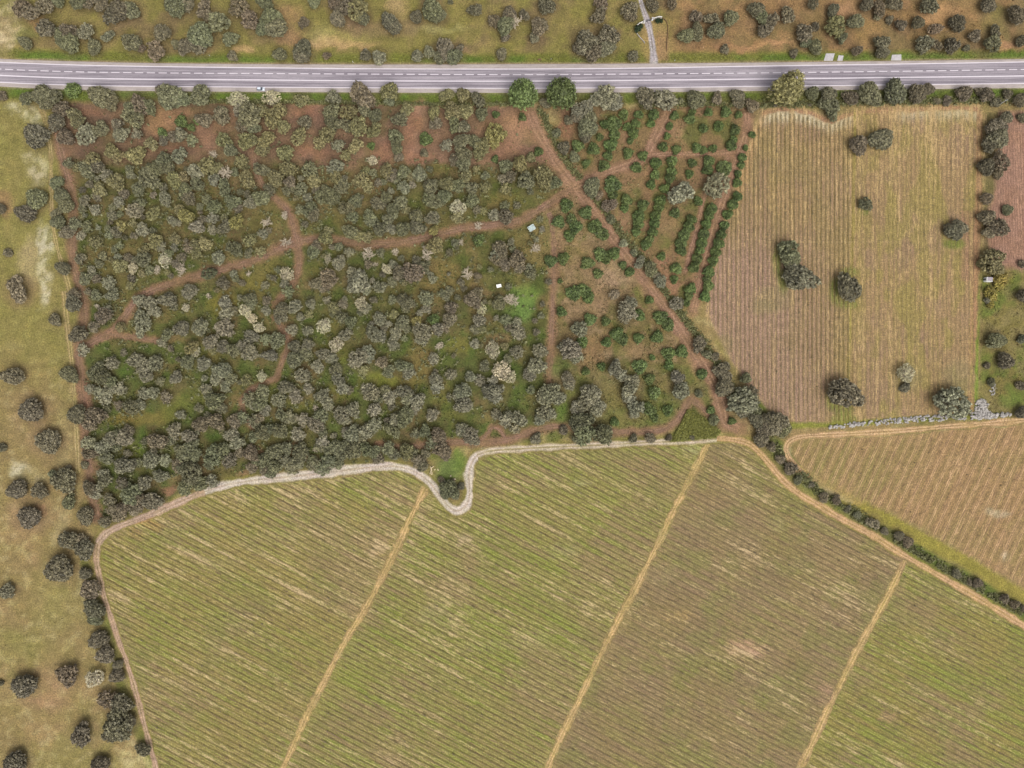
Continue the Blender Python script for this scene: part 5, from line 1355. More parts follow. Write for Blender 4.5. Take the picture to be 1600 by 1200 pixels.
def place_tree(i):
    x, y, r, ty, h = TREES[i]
    k = KIND[i]
    if x > 1200 and y > 680 and k_hedge(x, y):
        r, h = r * .74, h * .65
    R = r * MPP
    hc = h * 0.62
    wx_, wy_ = W(x, y, hc)
    R *= {'cork_oak': 0.80 if y < 255 else 0.83, 'holm_oak': 0.86 if y < 100 else 0.98, 'orchard_tree': 0.9}.get(k, 0.95) * (CAM_H - hc) / CAM_H
    e = bpy.data.objects.new(k, None)
    e.empty_display_size = 1.0
    COL.objects.link(e)
    e.location = (wx_, wy_, 0)
    e.rotation_euler = (0, 0, rt.uniform(0, 2 * math.pi))
    tag(e, LABELS[i], CAT[k], GROUP.get(k))

    def part(nm, me, sc_, z=0.0):
        o = bpy.data.objects.new(nm, me)
        COL.objects.link(o)
        o.parent = e
        o.location = (0, 0, z)
        o.scale = sc_
        return o
    asp = rt.uniform(0.93, 1.08) if k in ('orchard_tree', 'stone_pine') else rt.uniform(0.84, 1.19)
    if ty == 'w':
        part('trunk', STEM_ME, (R * 1.6, R * 1.6, h * 0.4)).color = (1, 1, 1, 1)
        part('branches', BARE_ME[rt.integers(len(BARE_ME))], (R * 1.08, R * 1.08, max(h * 0.62, R * .7)), h * 0.22)
        return e
    if k in ('shrub', 'flowering_shrub', 'orchard_tree'):
        set_ = 'bush'
    elif ty == 'P':
        set_ = 'pine'
    elif ty == 'Y':
        set_ = 'tall'
    elif ty == 'e':
        set_ = 'pale'
    elif k == 'holm_oak':
        set_ = ('round' if rt.random() < .6 else 'lobed') if ty in 'dg' else ('lobed' if rt.random() < 0.4 else 'open')
    else:
        set_ = 'lobed' if rt.random() < (0.75 if ty in 'gdb' else 0.5) else 'open'
    me = CROWN_ME[set_][rt.integers(len(CROWN_ME[set_]))]
    flat = {'pine': 0.55, 'tall': 1.0, 'bush': 0.85}.get(set_, 0.72)
    top = h
    base = h * (0.12 if set_ == 'bush' else 0.34)
    sz = (top - base) / (flat * 1.18)
    if ty == 'e':
        part('trunk', TRUNK_W[rt.integers(2)], (R, R, h * 0.55))
    elif set_ == 'bush':
        part('trunk', STEM_ME, (R * .8, R * .8, h * 0.4))
    else:
        part('trunk', TRUNK_ME[rt.integers(3)], (R * .9, R * .9, h * 0.5))
    cr = part('crown', me, (R * 1.04 * asp, R * 1.04 / asp, sz), base + sz * flat * 0.22)
    cr.color = colour(ty, rt)
    if ty == 'e':
        part('branches', BARE_ME[rt.integers(len(BARE_ME))], (R * .95, R * .95, h * .55), h * .25)
    return e


for i in range(len(TREES)):
    if KIND[i] == 'cork_oak' and i not in _single:
        continue
    place_tree(i)

def sample(poly, n, seed, dens=None):
    r = np.random.default_rng(seed)
    xs_, ys_ = [p[0] for p in poly], [p[1] for p in poly]
    x = r.uniform(min(xs_), max(xs_), n)
    y = r.uniform(min(ys_), max(ys_), n)
    k = inside(x, y, poly)
    if dens is not None:
        k &= r.random(n) < dens(x, y)
    return x[k], y[k], r


def clear_of_tracks(x, y, pad=1.0):
    ok = np.ones(len(x), bool)
    for k, (pts, w_) in RED.items():
        ok &= seg_dist(x, y, pts) > w_ * 0.5 + pad
    return ok & (seg_dist(x, y, GRAVEL) > 9) & (np.hypot(x - 830, y - 356) > 9) & (np.hypot(x - 779, y - 446) > 6)


# the smaller oaks between them, one mass
Vs, Fs, Ts, Cs, n0 = [], [], [], [], 0
LOW = [crown_arrays(800 + i, 3, 0.2, spread=0.45, drop=0.2, leaves=9, leaf=0.08, core=0.6) for i in range(4)]
_r = np.random.default_rng(55)
FILL = [TREES[i] for i in MASS]
_taken = [(t[0], t[1], t[2]) for t in TREES]
_fx, _fy, _ = sample(WOOD, 9000, 56)
_ok = clear_of_tracks(_fx, _fy, 5) & (fbm(_fx * .03, _fy * .03, 57) > .40) & (np.hypot(_fx - 815, _fy - 478) > 30) & (np.hypot(_fx - 230, _fy - 652) > 26)
for x, y in zip(_fx[_ok], _fy[_ok]):
    if len(FILL) - len(MASS) >= 190:
        break
    q = _r.uniform(4.5, 8.5)
    if y < 262 or _r.random() < (.75 if y > 500 else 0):
        continue
    if all((x - a) ** 2 + (y - b) ** 2 > ((c * .8 + q * .35) ** 2) for a, b, c in _taken):
        _taken.append((x, y, q))
        FILL.append((x, y, q, 'ggpdo'[_r.integers(5)], 1.2 + q * MPP * .9))
for (x, y, r, ty, h) in FILL:
    V, F, T = LOW[rt.integers(len(LOW))]
    R = r * MPP * .95
    a = rt.uniform(0, 2 * math.pi)
    sz = h * 0.62 / 0.85
    X_, Y_ = W(x, y, h * .62)
    q = np.stack([V[:, 0] * math.cos(a) - V[:, 1] * math.sin(a), V[:, 0] * math.sin(a) + V[:, 1] * math.cos(a), V[:, 2]], 1)
    Vs.append(q * np.array([R, R, sz]) + np.array([X_, Y_, h * .38 + sz * .16]))
    Fs.append(F + n0)
    Ts.append(T)
    Cs.append(np.repeat(np.array([colour(ty, rt)[:3]]), len(V), 0))
    n0 += len(V)
if Vs:
    tag(link('small_oaks', mesh_np('small_oaks', np.concatenate(Vs), np.concatenate(Fs), M['leaf_mass'], {'tint': np.concatenate(Cs)}, {'tone': np.concatenate(Ts)})),
        'smaller grey-green oaks filling gaps between the large oaks of the wood', 'small oaks', None, 'stuff')


# ------------------------------------------------------------------ low growth nobody could count
def tufts(name, px, py, size, height, col, label, cat, cards=5, seed=1):
    """tussocks and low scrub: crossed leaf cards over each point, all in one mesh"""
    r = np.random.default_rng(seed)
    n = len(px)
    base = np.stack([(px - 800) * MPP, (600 - py) * MPP, np.zeros(n)], 1)
    cen = np.repeat(base, cards, 0)
    sz = np.repeat(size, cards)
    ht = np.repeat(height, cards)
    m = len(cen)
    a = r.uniform(0, 2 * math.pi, m)
    rr = sz * r.uniform(0, .8, m)
    cen = cen + np.stack([np.cos(a) * rr, np.sin(a) * rr, ht * r.uniform(0.25, 1.0, m)], 1)
    nrm = np.stack([np.cos(a) * .7, np.sin(a) * .7, np.full(m, .8)], 1)
    V, F = leaf_quads(r, cen, nrm, (np.minimum(sz, .7 + sz * .1) * 0.55)[:, None])
    C = np.repeat(np.repeat(col, cards, 0), 4, 0)
    T = np.repeat(r.uniform(.7, 1.3, m), 4)
    return tag(link(name, mesh_np(name, V, F, M['leaf_mass'], {'tint': C}, {'tone': T})), label, cat, None, 'stuff')


x, y, r = sample(WOOD, 26000, 11, lambda x, y: np.clip((fbm(x * .05, y * .05, 3) - .36) * 3, 0.05, 1) * np.where(y < 250, .12, 1))
k = clear_of_tracks(x, y)
x, y = x[k], y[k]
g = ground_color(x, y)
n_ = fbm(x * .09, y * .09, 77)[:, None]
col = g * 1.12 * (1 - n_ * .8) + S(98, 110, 54)[None, :] * 1.25 * n_ * .8
tufts('undergrowth', x, y, rt.uniform(.35, .95, len(x)), rt.uniform(.2, .9, len(x)), col, 'low green undergrowth between the oaks of the wood', 'undergrowth', 5, 12)

x, y, r = sample(WOOD, 9000, 17, lambda x, y: np.clip((fbm(x * .045, y * .045, 19) - .42) * 3.2, 0.03, 1) * np.where(y < 250, .1, 1))
k = clear_of_tracks(x, y, 3)
x, y = x[k], y[k]
col = np.stack([S(108, 108, 76) * 1.5 * q for q in rt.uniform(.75, 1.2, len(x))])
tufts('scrub_bushes', x, y, rt.uniform(.8, 1.7, len(x)), rt.uniform(.7, 1.7, len(x)), col, 'grey-green knee-high scrub bushes on the floor of the wood', 'scrub', 11, 18)

poly = SCRUB
x, y, r = sample(poly, 7500, 13, lambda x, y: np.clip((fbm(x * .06, y * .06, 4) - .34) * 3, .05, 1))
k = clear_of_tracks(x, y)
x, y = x[k], y[k]
n_ = fbm(x * .08, y * .08, 79)[:, None]
col = ground_color(x, y) * 1.15 * (1 - n_ * .6) + S(108, 112, 64)[None, :] * 1.25 * n_ * .6
x2, y2, r = sample(ORCHARD, 6000, 14, lambda x, y: np.clip((fbm(x * .06, y * .06, 6) - .38) * 3, .02, 1))
k = clear_of_tracks(x2, y2)
x2, y2 = x2[k], y2[k]
col2 = ground_color(x2, y2) * .6 + S(112, 116, 66)[None, :] * .55
x, y, col = np.concatenate([x, x2]), np.concatenate([y, y2]), np.concatenate([col, col2])
tufts('scrub', x, y, rt.uniform(.3, .85, len(x)), rt.uniform(.2, .8, len(x)), col, 'dry low scrub between the orchard trees', 'scrub', 4, 15)

# verges, hedge bottom, ditch beside the main track, reeds
px_, py_ = [], []
r = np.random.default_rng(21)
x = r.uniform(-20, 1620, 9000)
y = np.where(r.random(9000) < .45, road_y('top_edge', x) - r.uniform(4, 15, 9000), road_y('low_edge', x) + r.uniform(3, 20, 9000))
ok = (np.abs(x - 1022) > 12) & ~((y < 100) & (((x > 1284) & (x < 1321)) | ((x > 1389) & (x < 1412))))
x, y = x[ok], y[ok]
c1, _s = dense(HEDGE, 1.0)
j = r.integers(0, len(c1), 5200)
hx, hy = c1[j, 0] + r.normal(0, 4.0, 5200), c1[j, 1] + r.normal(0, 4.0, 5200)
k_ = fbm(hx * .05, hy * .05, 61) > .44
hx, hy = hx[k_], hy[k_]
c2, _s = dense(P('838,172 858,215 880,255 905,285 928,315 950,345 972,375 1000,405 1022,440 1045,472 1068,505 1090,530 1110,560 1130,590 1145,620'), 1.0)
j = r.integers(0, len(c2), 3000)
dx_, dy_ = c2[j, 0] + 6 + r.normal(0, 3.2, 3000), c2[j, 1] + r.normal(0, 3.2, 3000)
c3, _s = dense(P('1000,165 1060,162 1120,163 1180,165 1290,162 1330,160 1420,159 1500,158 1600,155'), 1.0)
j = r.integers(0, len(c3), 2600)
ex_, ey_ = c3[j, 0], c3[j, 1] + r.normal(0, 2.6, 2600)
c4, _s = dense(P('300,158 400,160 520,160 640,163 760,164 830,162'), 1.0)
j = r.integers(0, len(c4), 1500)
fx_, fy_ = c4[j, 0], c4[j, 1] + r.normal(0, 1.6, 1500)
hedge_n = len(hx)
gx_ = np.concatenate([hx, dx_, ex_, fx_])
gy_ = np.concatenate([hy, dy_, ey_, fy_])
k = clear_of_tracks(gx_, gy_, 0.5)
gx_, gy_ = gx_[k], gy_[k]
gc = np.stack([S(104, 104, 66) * 1.4 * q for q in r.uniform(.75, 1.25, len(gx_))])
tufts('ditch_brush', gx_, gy_, r.uniform(.4, 1.1, len(gx_)), r.uniform(.4, 1.6, len(gx_)), gc, 'rank dark brush along ditches and hedge bottoms', 'brush', 4, 22)
gc = ground_color(x, y) * 1.15
tufts('verge_grass', x, y, r.uniform(.25, .6, len(x)), r.uniform(.1, .4, len(x)), gc, 'green grass on both verges of the road', 'grass', 3, 23)
x, y, r = sample(REEDS, 9000, 24)
tufts('tall_grass', x, y, r.uniform(.3, .7, len(x)), r.uniform(.5, 1.5, len(x)), np.stack([S(124, 124, 62) * 1.35 * q for q in r.uniform(.75, 1.2, len(x))]),
      'patch of tall yellow-green grass in the corner below the red tracks', 'tall grass', 4, 25)
x = r.uniform(1530, 1640, 2600)
y = r.uniform(425, 650, 2600)
k = fbm(x * .06, y * .06, 8) > .47
x, y = x[k], y[k]
x3, y3, r3 = sample(PASTURE, 5200, 26, lambda x, y: (x > -30) * np.clip((fbm(x * .05, y * .05, 12) - .42) * 3, 0, 1))
x4 = r.uniform(-10, 1610, 4200)
y4 = r.uniform(-20, 90, 4200)
k = (fbm(x4 * .05, y4 * .05, 14) > .46) & (np.abs(x4 - 1015) > 14) & ~((y4 > 80) & (((x4 > 1284) & (x4 < 1321)) | ((x4 > 1389) & (x4 < 1412))))
x4, y4 = x4[k], y4[k]
x, y = np.concatenate([x, x3, x4]), np.concatenate([y, y3, y4])
tufts('pasture_tussocks', x, y, r.uniform(.25, .7, len(x)), r.uniform(.1, .4, len(x)), ground_color(x, y) * 1.12, 'low grass tussocks scattered over the pastures', 'grass tussocks', 3, 27)

# ------------------------------------------------------------------ planted rows
def vine_row_mesh(name, L, gap, seed, h=0.9, arm=0.5, thick=0.055, miss=0.06, canes=2, width=0.16, wood='vine'):
    """one row of pruned vines along +x from 0 to L: stem, trained arms and a few upright canes per plant, all open geometry"""
    r = np.random.default_rng(seed)
    n = max(1, int(L / gap))
    xs_ = (np.arange(n) + .5) * gap + r.normal(0, .06, n)
    xs_ = xs_[r.random(n) > miss]
    Vs, Fs, n0 = [], [], 0

    def quadbar(a, b, w, up):
        """flat-topped three-sided bars for many segments at once: a, b (n,3)"""
        nonlocal n0
        m = len(a)
        d = b - a
        s = np.cross(d, up)
        s /= np.linalg.norm(s, axis=1)[:, None] + 1e-9
        t = np.cross(s, d)
        t /= np.linalg.norm(t, axis=1)[:, None] + 1e-9
        w = np.reshape(w, (-1, 1))
        V = np.stack([a - s * w, a + s * w, a - t * w * 1.3, b - s * w * .8, b + s * w * .8, b - t * w], 1).reshape(-1, 3)
        i = np.arange(m) * 6 + n0
        F = np.concatenate([np.stack([i, i + 1, i + 4], 1), np.stack([i, i + 4, i + 3], 1), np.stack([i + 1, i + 2, i + 5], 1), np.stack([i + 1, i + 5, i + 4], 1),
                            np.stack([i + 2, i, i + 3], 1), np.stack([i + 2, i + 3, i + 5], 1)])
        Vs.append(V)
        Fs.append(F)
        n0 += len(V)
    m = len(xs_)
    if not m:
        return None
    y0 = r.normal(0, .06, m)
    hh = h * r.uniform(.7, 1.15, m)
    thick = thick * np.where(r.random(m) < .025, 3.2, 1.0)
    base = np.stack([xs_, y0, np.zeros(m)], 1)
    top = np.stack([xs_ + r.normal(0, .06, m), y0 + r.normal(0, .05, m), hh], 1)
    quadbar(base, top, thick * r.uniform(.8, 1.4, m), np.array([0.0, 1.0, 0.0]))
    for sg in (-1, 1):
        end = top + np.stack([sg * arm * r.uniform(.6, 1.2, m), r.normal(0, width * .6, m), r.normal(0, .1, m)], 1)
        quadbar(top, end, thick * r.uniform(.7, 1.4, m), np.array([0.0, 0.0, 1.0]))
    for _ in range(canes):
        f = r.uniform(-1, 1, m)
        a = top + np.stack([f * arm, r.normal(0, .03, m), np.zeros(m)], 1)
        b = a + np.stack([r.normal(0, .18, m), r.normal(0, width, m), r.uniform(.15, .5, m)], 1)
        quadbar(a, b, thick * .5 * np.ones(m), np.array([0.3, 1.0, 0.1]))
    # the wire that carries the whole row
    quadbar(np.array([[0, 0, h * .95]]), np.array([[L, 0, h * .95]]), np.array([.008]), np.array([0.0, 0.0, 1.0]))
    return mesh_np(name, np.concatenate(Vs), np.concatenate(Fs), M[wood])


def rows(name, poly, ang, period, inset, label, cat, group, seed, gap=1.1, limit=(-30, 1630, -30, 1230), minlen=9.0, **kw):
    """rows at multiples of 'period' across the direction 'ang' (degrees, world), cut to a polygon of photo pixels"""
    a = math.radians(ang)
    d = np.array([math.cos(a), math.sin(a)])
    nr = np.array([-math.sin(a), math.cos(a)])
    pw = np.array([W(*p) for p in poly])
    v = pw @ nr
    k0, k1 = math.floor(v.min() / period), math.ceil(v.max() / period)
    n = len(pw)
    out = 0
    rr = np.random.default_rng(seed)
    for k in range(k0, k1 + 1):
        o = k * period
        us = []
        for i in range(n):
            p, q = pw[i], pw[(i + 1) % n]
            vp, vq = p @ nr - o, q @ nr - o
            if (vp > 0) != (vq > 0):
                t = vp / (vp - vq)
                us.append((p + (q - p) * t) @ d)
        us.sort()
        for u0, u1 in zip(us[0::2], us[1::2]):
            u0, u1 = u0 + inset * rr.uniform(.8, 1.3), u1 - inset * rr.uniform(.8, 1.3)
            # keep to what the frame shows
            tt = np.linspace(u0, u1, max(2, int((u1 - u0) / 2)))
            q = tt[:, None] * d + o * nr
            px = 800 + q[:, 0] / MPP
            py = 600 - q[:, 1] / MPP
            vis = (px > limit[0]) & (px < limit[1]) & (py > limit[2]) & (py < limit[3])
            if not vis.any():
                continue
            u0, u1 = tt[vis][0], tt[vis][-1]
            if u1 - u0 < minlen:
                continue
            me = vine_row_mesh(name, u1 - u0, gap, seed * 1000 + k * 3 + out, **kw)
            if me is None:
                continue
            b = u0 * d + o * nr
            ob = link(name, me, None, (b[0], b[1], 0.0))
            ob.rotation_euler = (0, 0, a)
            tag(ob, label, cat, group)
            out += 1
    return out


def cut(poly, fn):
    """clip a polygon of photo pixels to the half-plane side where fn(x, y) > 0"""
    out = []
    n = len(poly)
    for i in range(n):
        p, q = poly[i], poly[(i + 1) % n]
        a, b = fn(*p), fn(*q)
        if a > 0:
            out.append(p)
        if (a > 0) != (b > 0):
            t = a / (a - b)
            out.append((p[0] + (q[0] - p[0]) * t, p[1] + (q[1] - p[1]) * t))
    return out


def alley_side(pts):
    (x0, y0), (x1, y1) = pts[0], pts[-1]
    return lambda x, y: (x - x0) - (y - y0) * (x1 - x0) / (y1 - y0)


A1, A2, A3 = (alley_side(a) for a in ALLEYS)
neg = lambda f: (lambda x, y: -f(x, y))
shift = lambda f, d: (lambda x, y: f(x, y) + d)
B = [cut(VINEYARD, shift(neg(A1), -2)), cut(cut(VINEYARD, shift(A1, -2)), shift(neg(A2), -2)), cut(cut(VINEYARD, shift(A2, -2)), shift(neg(A3), -2)), cut(VINEYARD, shift(A3, -2))]
WHERE = ['in the block left of the first sandy alley', 'in the block between the first and second sandy alleys',
         'in the block between the second and third sandy alleys', 'in the block right of the third sandy alley']
for i, b in enumerate(B):
    rows('vine_row', b, -27.5, 2.8, 2.6, 'straight row of bare pruned vines ' + WHERE[i], 'vine row', 'vine rows ' + WHERE[i], 31 + i, gap=1.15, h=0.95, arm=.55, thick=.075, width=.14, miss=.14, canes=2)
rows('field_row', cut(TILLED, lambda x, y: 1331 - x), -90.0, 2.333, 3.5, 'dark bristly row of vines in the left half of the tilled field', 'vine row', 'rows in the left half of the tilled field', 41, gap=0.9, h=.7, arm=.35, thick=.06, width=.34, miss=.16, canes=4, wood='stalk')
rows('field_row', cut(TILLED, lambda x, y: x - 1340), -90.0, 2.333, 4.5, 'thin patchy row of young plants in the right half of the tilled field', 'crop row', 'rows in the right half of the tilled field', 42, gap=1.2, h=.5, arm=.3, thick=.05, width=.36, miss=.3, canes=4, wood='stalk')
rows('sapling_row', TRIANGLE, 65.0, 4.6, 4.0, 'sparse row of small dark saplings in the triangular field', 'sapling row', 'sapling rows in the triangular field', 43, gap=2.2, h=.6, arm=.3, thick=.06, width=.15, miss=.35, canes=3)

# ------------------------------------------------------------------ buildings, car and small things
def bm_box(bm, x0, x1, y0, y1, z0, z1):
    vs_ = [bm.verts.new(p) for p in ((x0, y0, z0), (x1, y0, z0), (x1, y1, z0), (x0, y1, z0), (x0, y0, z1), (x1, y0, z1), (x1, y1, z1), (x0, y1, z1))]
    for f in ((3, 2, 1, 0), (4, 5, 6, 7), (0, 1, 5, 4), (1, 2, 6, 5), (2, 3, 7, 6), (3, 0, 4, 7)):
        bm.faces.new([vs_[i] for i in f])


def bm_obj(name, bm, mat, parent=None, bevel=0.0, smooth_sh=False):
    if bevel:
        bmesh.ops.bevel(bm, geom=list(bm.edges), offset=bevel, segments=2, affect='EDGES', profile=0.5)
    me = bpy.data.meshes.new(name)
    bm.normal_update()
    bm.to_mesh(me)
    bm.free()
    me.materials.append(mat)
    if smooth_sh:
        for p in me.polygons:
            p.use_smooth = True
    return link(name, me, parent)


def box(name, dims, mat, parent, bevel=0.0):
    bm = bmesh.new()
    bm_box(bm, *dims)
    return bm_obj(name, bm, mat, parent, bevel)


def root(name, x, y, rot, label, cat, group=None, h=0.0):
    e = bpy.data.objects.new(name, None)
    COL.objects.link(e)
    e.location = (*W(x, y, h), 0)
    e.rotation_euler = (0, 0, math.radians(rot))
    return tag(e, label, cat, group)


def lathe(name, prof, mat, parent, k=12, axis='z', at=(0, 0, 0)):
    V, F = [], []
    for (rad, z) in prof:
        for i in range(k):
            a = 2 * math.pi * i / k
            p = (rad * math.cos(a), rad * math.sin(a), z)
            if axis == 'y':
                p = (p[0], p[2], p[1])
            V.append((p[0] + at[0], p[1] + at[1], p[2] + at[2]))
    for j in range(len(prof) - 1):
        for i in range(k):
            q = (i + 1) % k
            F.append((j * k + i, j * k + q, (j + 1) * k + q, (j + 1) * k + i))
    bm = bmesh.new()
    vs_ = [bm.verts.new(v) for v in V]
    for f in F:
        bm.faces.new([vs_[i] for i in f])
    bm.faces.new(vs_[:k][::-1])
    bm.faces.new(vs_[-k:])
    bmesh.ops.recalc_face_normals(bm, faces=bm.faces)
    return bm_obj(name, bm, mat, parent)


# --- the parked car: loft of cross-sections along x
def car():
    e = root('parked_car', 407, 138.6, -1.5, 'silver-white hatchback parked on the lower road shoulder', 'car', h=1.0)
    e.location.z = 0.108
    # stations: x, half width, sill z, belt z (bonnet / boot line)
    st = [(-2.12, .70, .32, .72), (-2.05, .80, .24, .86), (-1.6, .86, .22, .93), (-.6, .88, .22, .95), (.6, .88, .22, .95), (1.0, .87, .22, .93), (1.75, .82, .24, .80), (2.02, .72, .26, .66), (2.12, .58, .32, .54)]
    bm = bmesh.new()
    ringv = []
    for (x, w, z0, z1) in st:
        pts = [(-w * .92, z0), (-w, z0 + .16), (-w, z1 - .14), (-w * .9, z1 - .02), (0, z1 + .03), (w * .9, z1 - .02), (w, z1 - .14), (w, z0 + .16), (w * .92, z0)]
        ringv.append([bm.verts.new((x, py, pz)) for py, pz in pts])
    for a, b in zip(ringv[:-1], ringv[1:]):
        for i in range(len(a)):
            j = (i + 1) % len(a)
            bm.faces.new((a[i], b[i], b[j], a[j]))
    bm.faces.new(ringv[0])
    bm.faces.new(ringv[-1][::-1])
    bmesh.ops.recalc_face_normals(bm, faces=bm.faces)
    bm_obj('body', bm, M['car_paint'], e, smooth_sh=True)
    # glasshouse: dark glass band with the painted roof on top
    gh = bmesh.new()
    lo = [(-1.98, .74), (-1.78, .84), (.66, .84), (1.12, .76)]
    hi = [(-1.55, .56), (-1.45, .60), (.05, .60), (.28, .55)]
    lv = [gh.verts.new((x, s * w, .93)) for x, w in lo for s in (-1, 1)]
    hv = [gh.verts.new((x, s * w, 1.42)) for x, w in hi for s in (-1, 1)]
    for i in range(3):
        for s in (0, 1):
            f = (lv[2 * i + s], lv[2 * i + 2 + s], hv[2 * i + 2 + s], hv[2 * i + s])
            gh.faces.new(f if s == 0 else f[::-1])
    gh.faces.new((lv[0], hv[0], hv[1], lv[1]))
    gh.faces.new((lv[6], lv[7], hv[7], hv[6]))
    bmesh.ops.recalc_face_normals(gh, faces=gh.faces)
    bm_obj('windows', gh, M['glass'], e)
    rf = bmesh.new()
    rv = []
    for x, w, z in ((-1.55, .52, 1.425), (-1.40, .56, 1.45), (-.6, .58, 1.49), (0.0, .56, 1.46), (.16, .52, 1.43)):
        rv.append([rf.verts.new((x, y_, z - abs(y_) * .06)) for y_ in (-w, -w * .5, 0, w * .5, w)])
    for a, b in zip(rv[:-1], rv[1:]):
        for i in range(4):
            rf.faces.new((a[i], b[i], b[i + 1], a[i + 1]))
    bm_obj('roof', rf, M['car_paint'], e, smooth_sh=True)
    box('mirror', (.62, .82, .88, 1.04, .92, 1.06), M['car_paint'], e, .02)
    box('mirror', (.62, .82, -1.04, -.88, .92, 1.06), M['car_paint'], e, .02)
    for x in (-1.32, 1.32):
        for s in (-1, 1):
            w = lathe('wheel', [(.24, -.11), (.31, -.10), (.32, 0), (.31, .10), (.24, .11)], M['tyre'], e, 16, 'y', (x, s * .80, .31))
            lathe('rim', [(.05, -.012), (.21, -.012), (.22, .012), (.05, .03)], M['rim'], w, 12, 'y', (x, s * .905, .31))
    for s in (-1, 1):
        box('headlight', (1.86, 2.06, s * .60 - .13, s * .60 + .13, .60, .70), M['lamp'], e, .02)
        box('tail_light', (-2.11, -1.98, s * .66 - .08, s * .66 + .08, .70, .88), M['red_lens'], e, .02)
    box('number_plate', (2.10, 2.135, -.25, .25, .40, .50), M['white_paint'], e)
    box('number_plate', (-2.145, -2.11, -.25, .25, .50, .60), M['white_paint'], e)


car()


# --- white hut with a ribbed sheet roof
def ribbed(name, x0, x1, y0, y1, z0, z1, mat, parent, n=14):
    """sheet roof sloping along y with trapezoid ribs running down the slope"""
    bm = bmesh.new()
    xs_ = np.linspace(x0, x1, n * 4 + 1)
    rows_ = []
    for (y_, z_) in ((y0, z0), (y1, z1)):
        rows_.append([bm.verts.new((x, y_, z_ + (0.05 if i % 4 in (1, 2) else 0.0))) for i, x in enumerate(xs_)])
    for i in range(len(xs_) - 1):
        bm.faces.new((rows_[0][i], rows_[0][i + 1], rows_[1][i + 1], rows_[1][i]))
    r_ = bmesh.ops.solidify(bm, geom=bm.faces[:], thickness=0.02)
    bmesh.ops.recalc_face_normals(bm, faces=bm.faces)
    return bm_obj(name, bm, mat, parent)


hut = root('hut', 830.6, 356, 33, 'small hut with a bluish-white sheet roof beside the red track', 'hut', h=2.3)
for d in ((-1.55, 1.55, -1.2, -1.08, 0, 2.15), (-1.55, 1.55, 1.08, 1.2, 0, 2.3), (-1.55, -1.43, -1.078, 1.078, 0, 2.2), (1.43, 1.55, -1.078, 1.078, 0, 2.2)):
    box('wall', d, M['white_paint'], hut)
ribbed('roof', -1.78, 1.78, -1.42, 1.42, 2.26, 2.46, M['roof_white'], hut)
dr = box('door', (-.45, .45, -1.235, -1.203, 0.05, 1.95), M['door'], hut)
box('handle', (.30, .36, -1.26, -1.236, .95, 1.10), M['dark_metal'], dr)
wf = box('window', (1.553, 1.58, -.45, .45, 1.05, 1.75), M['dark_metal'], hut)
box('pane', (1.582, 1.59, -.38, .38, 1.12, 1.68), M['glass'], wf)

tank = root('water_tank', 779.5, 446.7, 12, 'small white rectangular tank standing among scrub in the wood', 'tank', h=1.0)
box('body', (-1.15, 1.15, -.72, .72, 0, .95), M['white_paint'], tank, .05)
box('lid', (-1.25, 1.25, -.82, .82, .952, 1.03), M['white_paint'], tank, .02)
lathe('hatch', [(.28, 1.032), (.28, 1.09), (.24, 1.11)], M['white_paint'], tank, 14, at=(.55, .2, 0))

ph = root('pump_house', 1545.5, 436.4, -4, 'white-walled pump house with grey flat roof by the yellow shrubs', 'pump house', h=2.0)
for d in ((-1.55, 1.55, -1.15, -1.0, 0, 2.6), (-1.55, -1.4, -.998, 1.0, 0, 2.6), (1.4, 1.55, -.998, 1.0, 0, 2.3), (-1.398, 1.398, .85, 1.0, 0, 2.3)):
    box('wall', d, M['white_paint'], ph)
box('roof', (-1.39, 1.62, -.99, 1.1, 2.303, 2.40), M['grey_roof'], ph)
d_ = box('door', (-1.585, -1.552, -.4, .4, .02, 1.9), M['dark_metal'], ph)
box('handle', (-1.615, -1.587, .25, .31, .95, 1.05), M['rim'], d_)

for x0, y0, pts, lab in (
        (1296, 89.3, [(-9, 5.8), (5, 5.8), (8.2, -5.8), (-5.6, -5.6)], 'larger of two pale concrete slabs side by side on the upper verge'),
        (1313, 91, [(-5, 4.2), (3.2, 4.2), (5, -3.8), (-2.8, -4.6)], 'smaller of two pale concrete slabs side by side on the upper verge'),
        (1400.5, 90, [(-8.5, 4.6), (7.6, 4.6), (7.6, -4.8), (-6.8, -4.2)], 'lone pale concrete slab partly under an oak on the upper verge')):
    bm = bmesh.new()
    lo = [bm.verts.new((p[0] * MPP, -p[1] * MPP, 0)) for p in pts]
    hi = [bm.verts.new((p[0] * MPP, -p[1] * MPP, .14)) for p in pts]
    bm.faces.new(hi)
    for i in range(4):
        j = (i + 1) % 4
        bm.faces.new((lo[i], lo[j], hi[j], hi[i]))
    o = bm_obj('concrete_slab', bm, M['concrete'])
    o.location = (*W(x0, y0), 0.0)
    tag(o, lab, 'slab', 'concrete slabs on the verge')

# --- utility pole, leaning outwards only through the lens
pole = root('utility_pole', 1558, 165, 0, 'tall pale utility pole with a concrete base at the field corner', 'utility pole')
lathe('base', [(.62, 0), (.62, .55), (.5, .7)], M['post_white'], pole, 10)
lathe('pole', [(.19, .7), (.16, 3.5), (.12, 7.2)], M['post_white'], pole, 10)
arm = box('cross_arm', (-.75, .75, -.07, .07, 6.85, 7.0), M['concrete'], pole)
for xx in (-.65, 0, .65):
    lathe('insulator', [(.06, 7.0 if xx else 7.2), (.09, 7.1 if xx else 7.27), (.05, 7.25 if xx else 7.38)], M['white_paint'], arm, 8, at=(xx, 0.0, .003))
box('meter_box', (-.5, -.19, -.18, .18, .9, 1.6), M['post_white'], pole, .02)

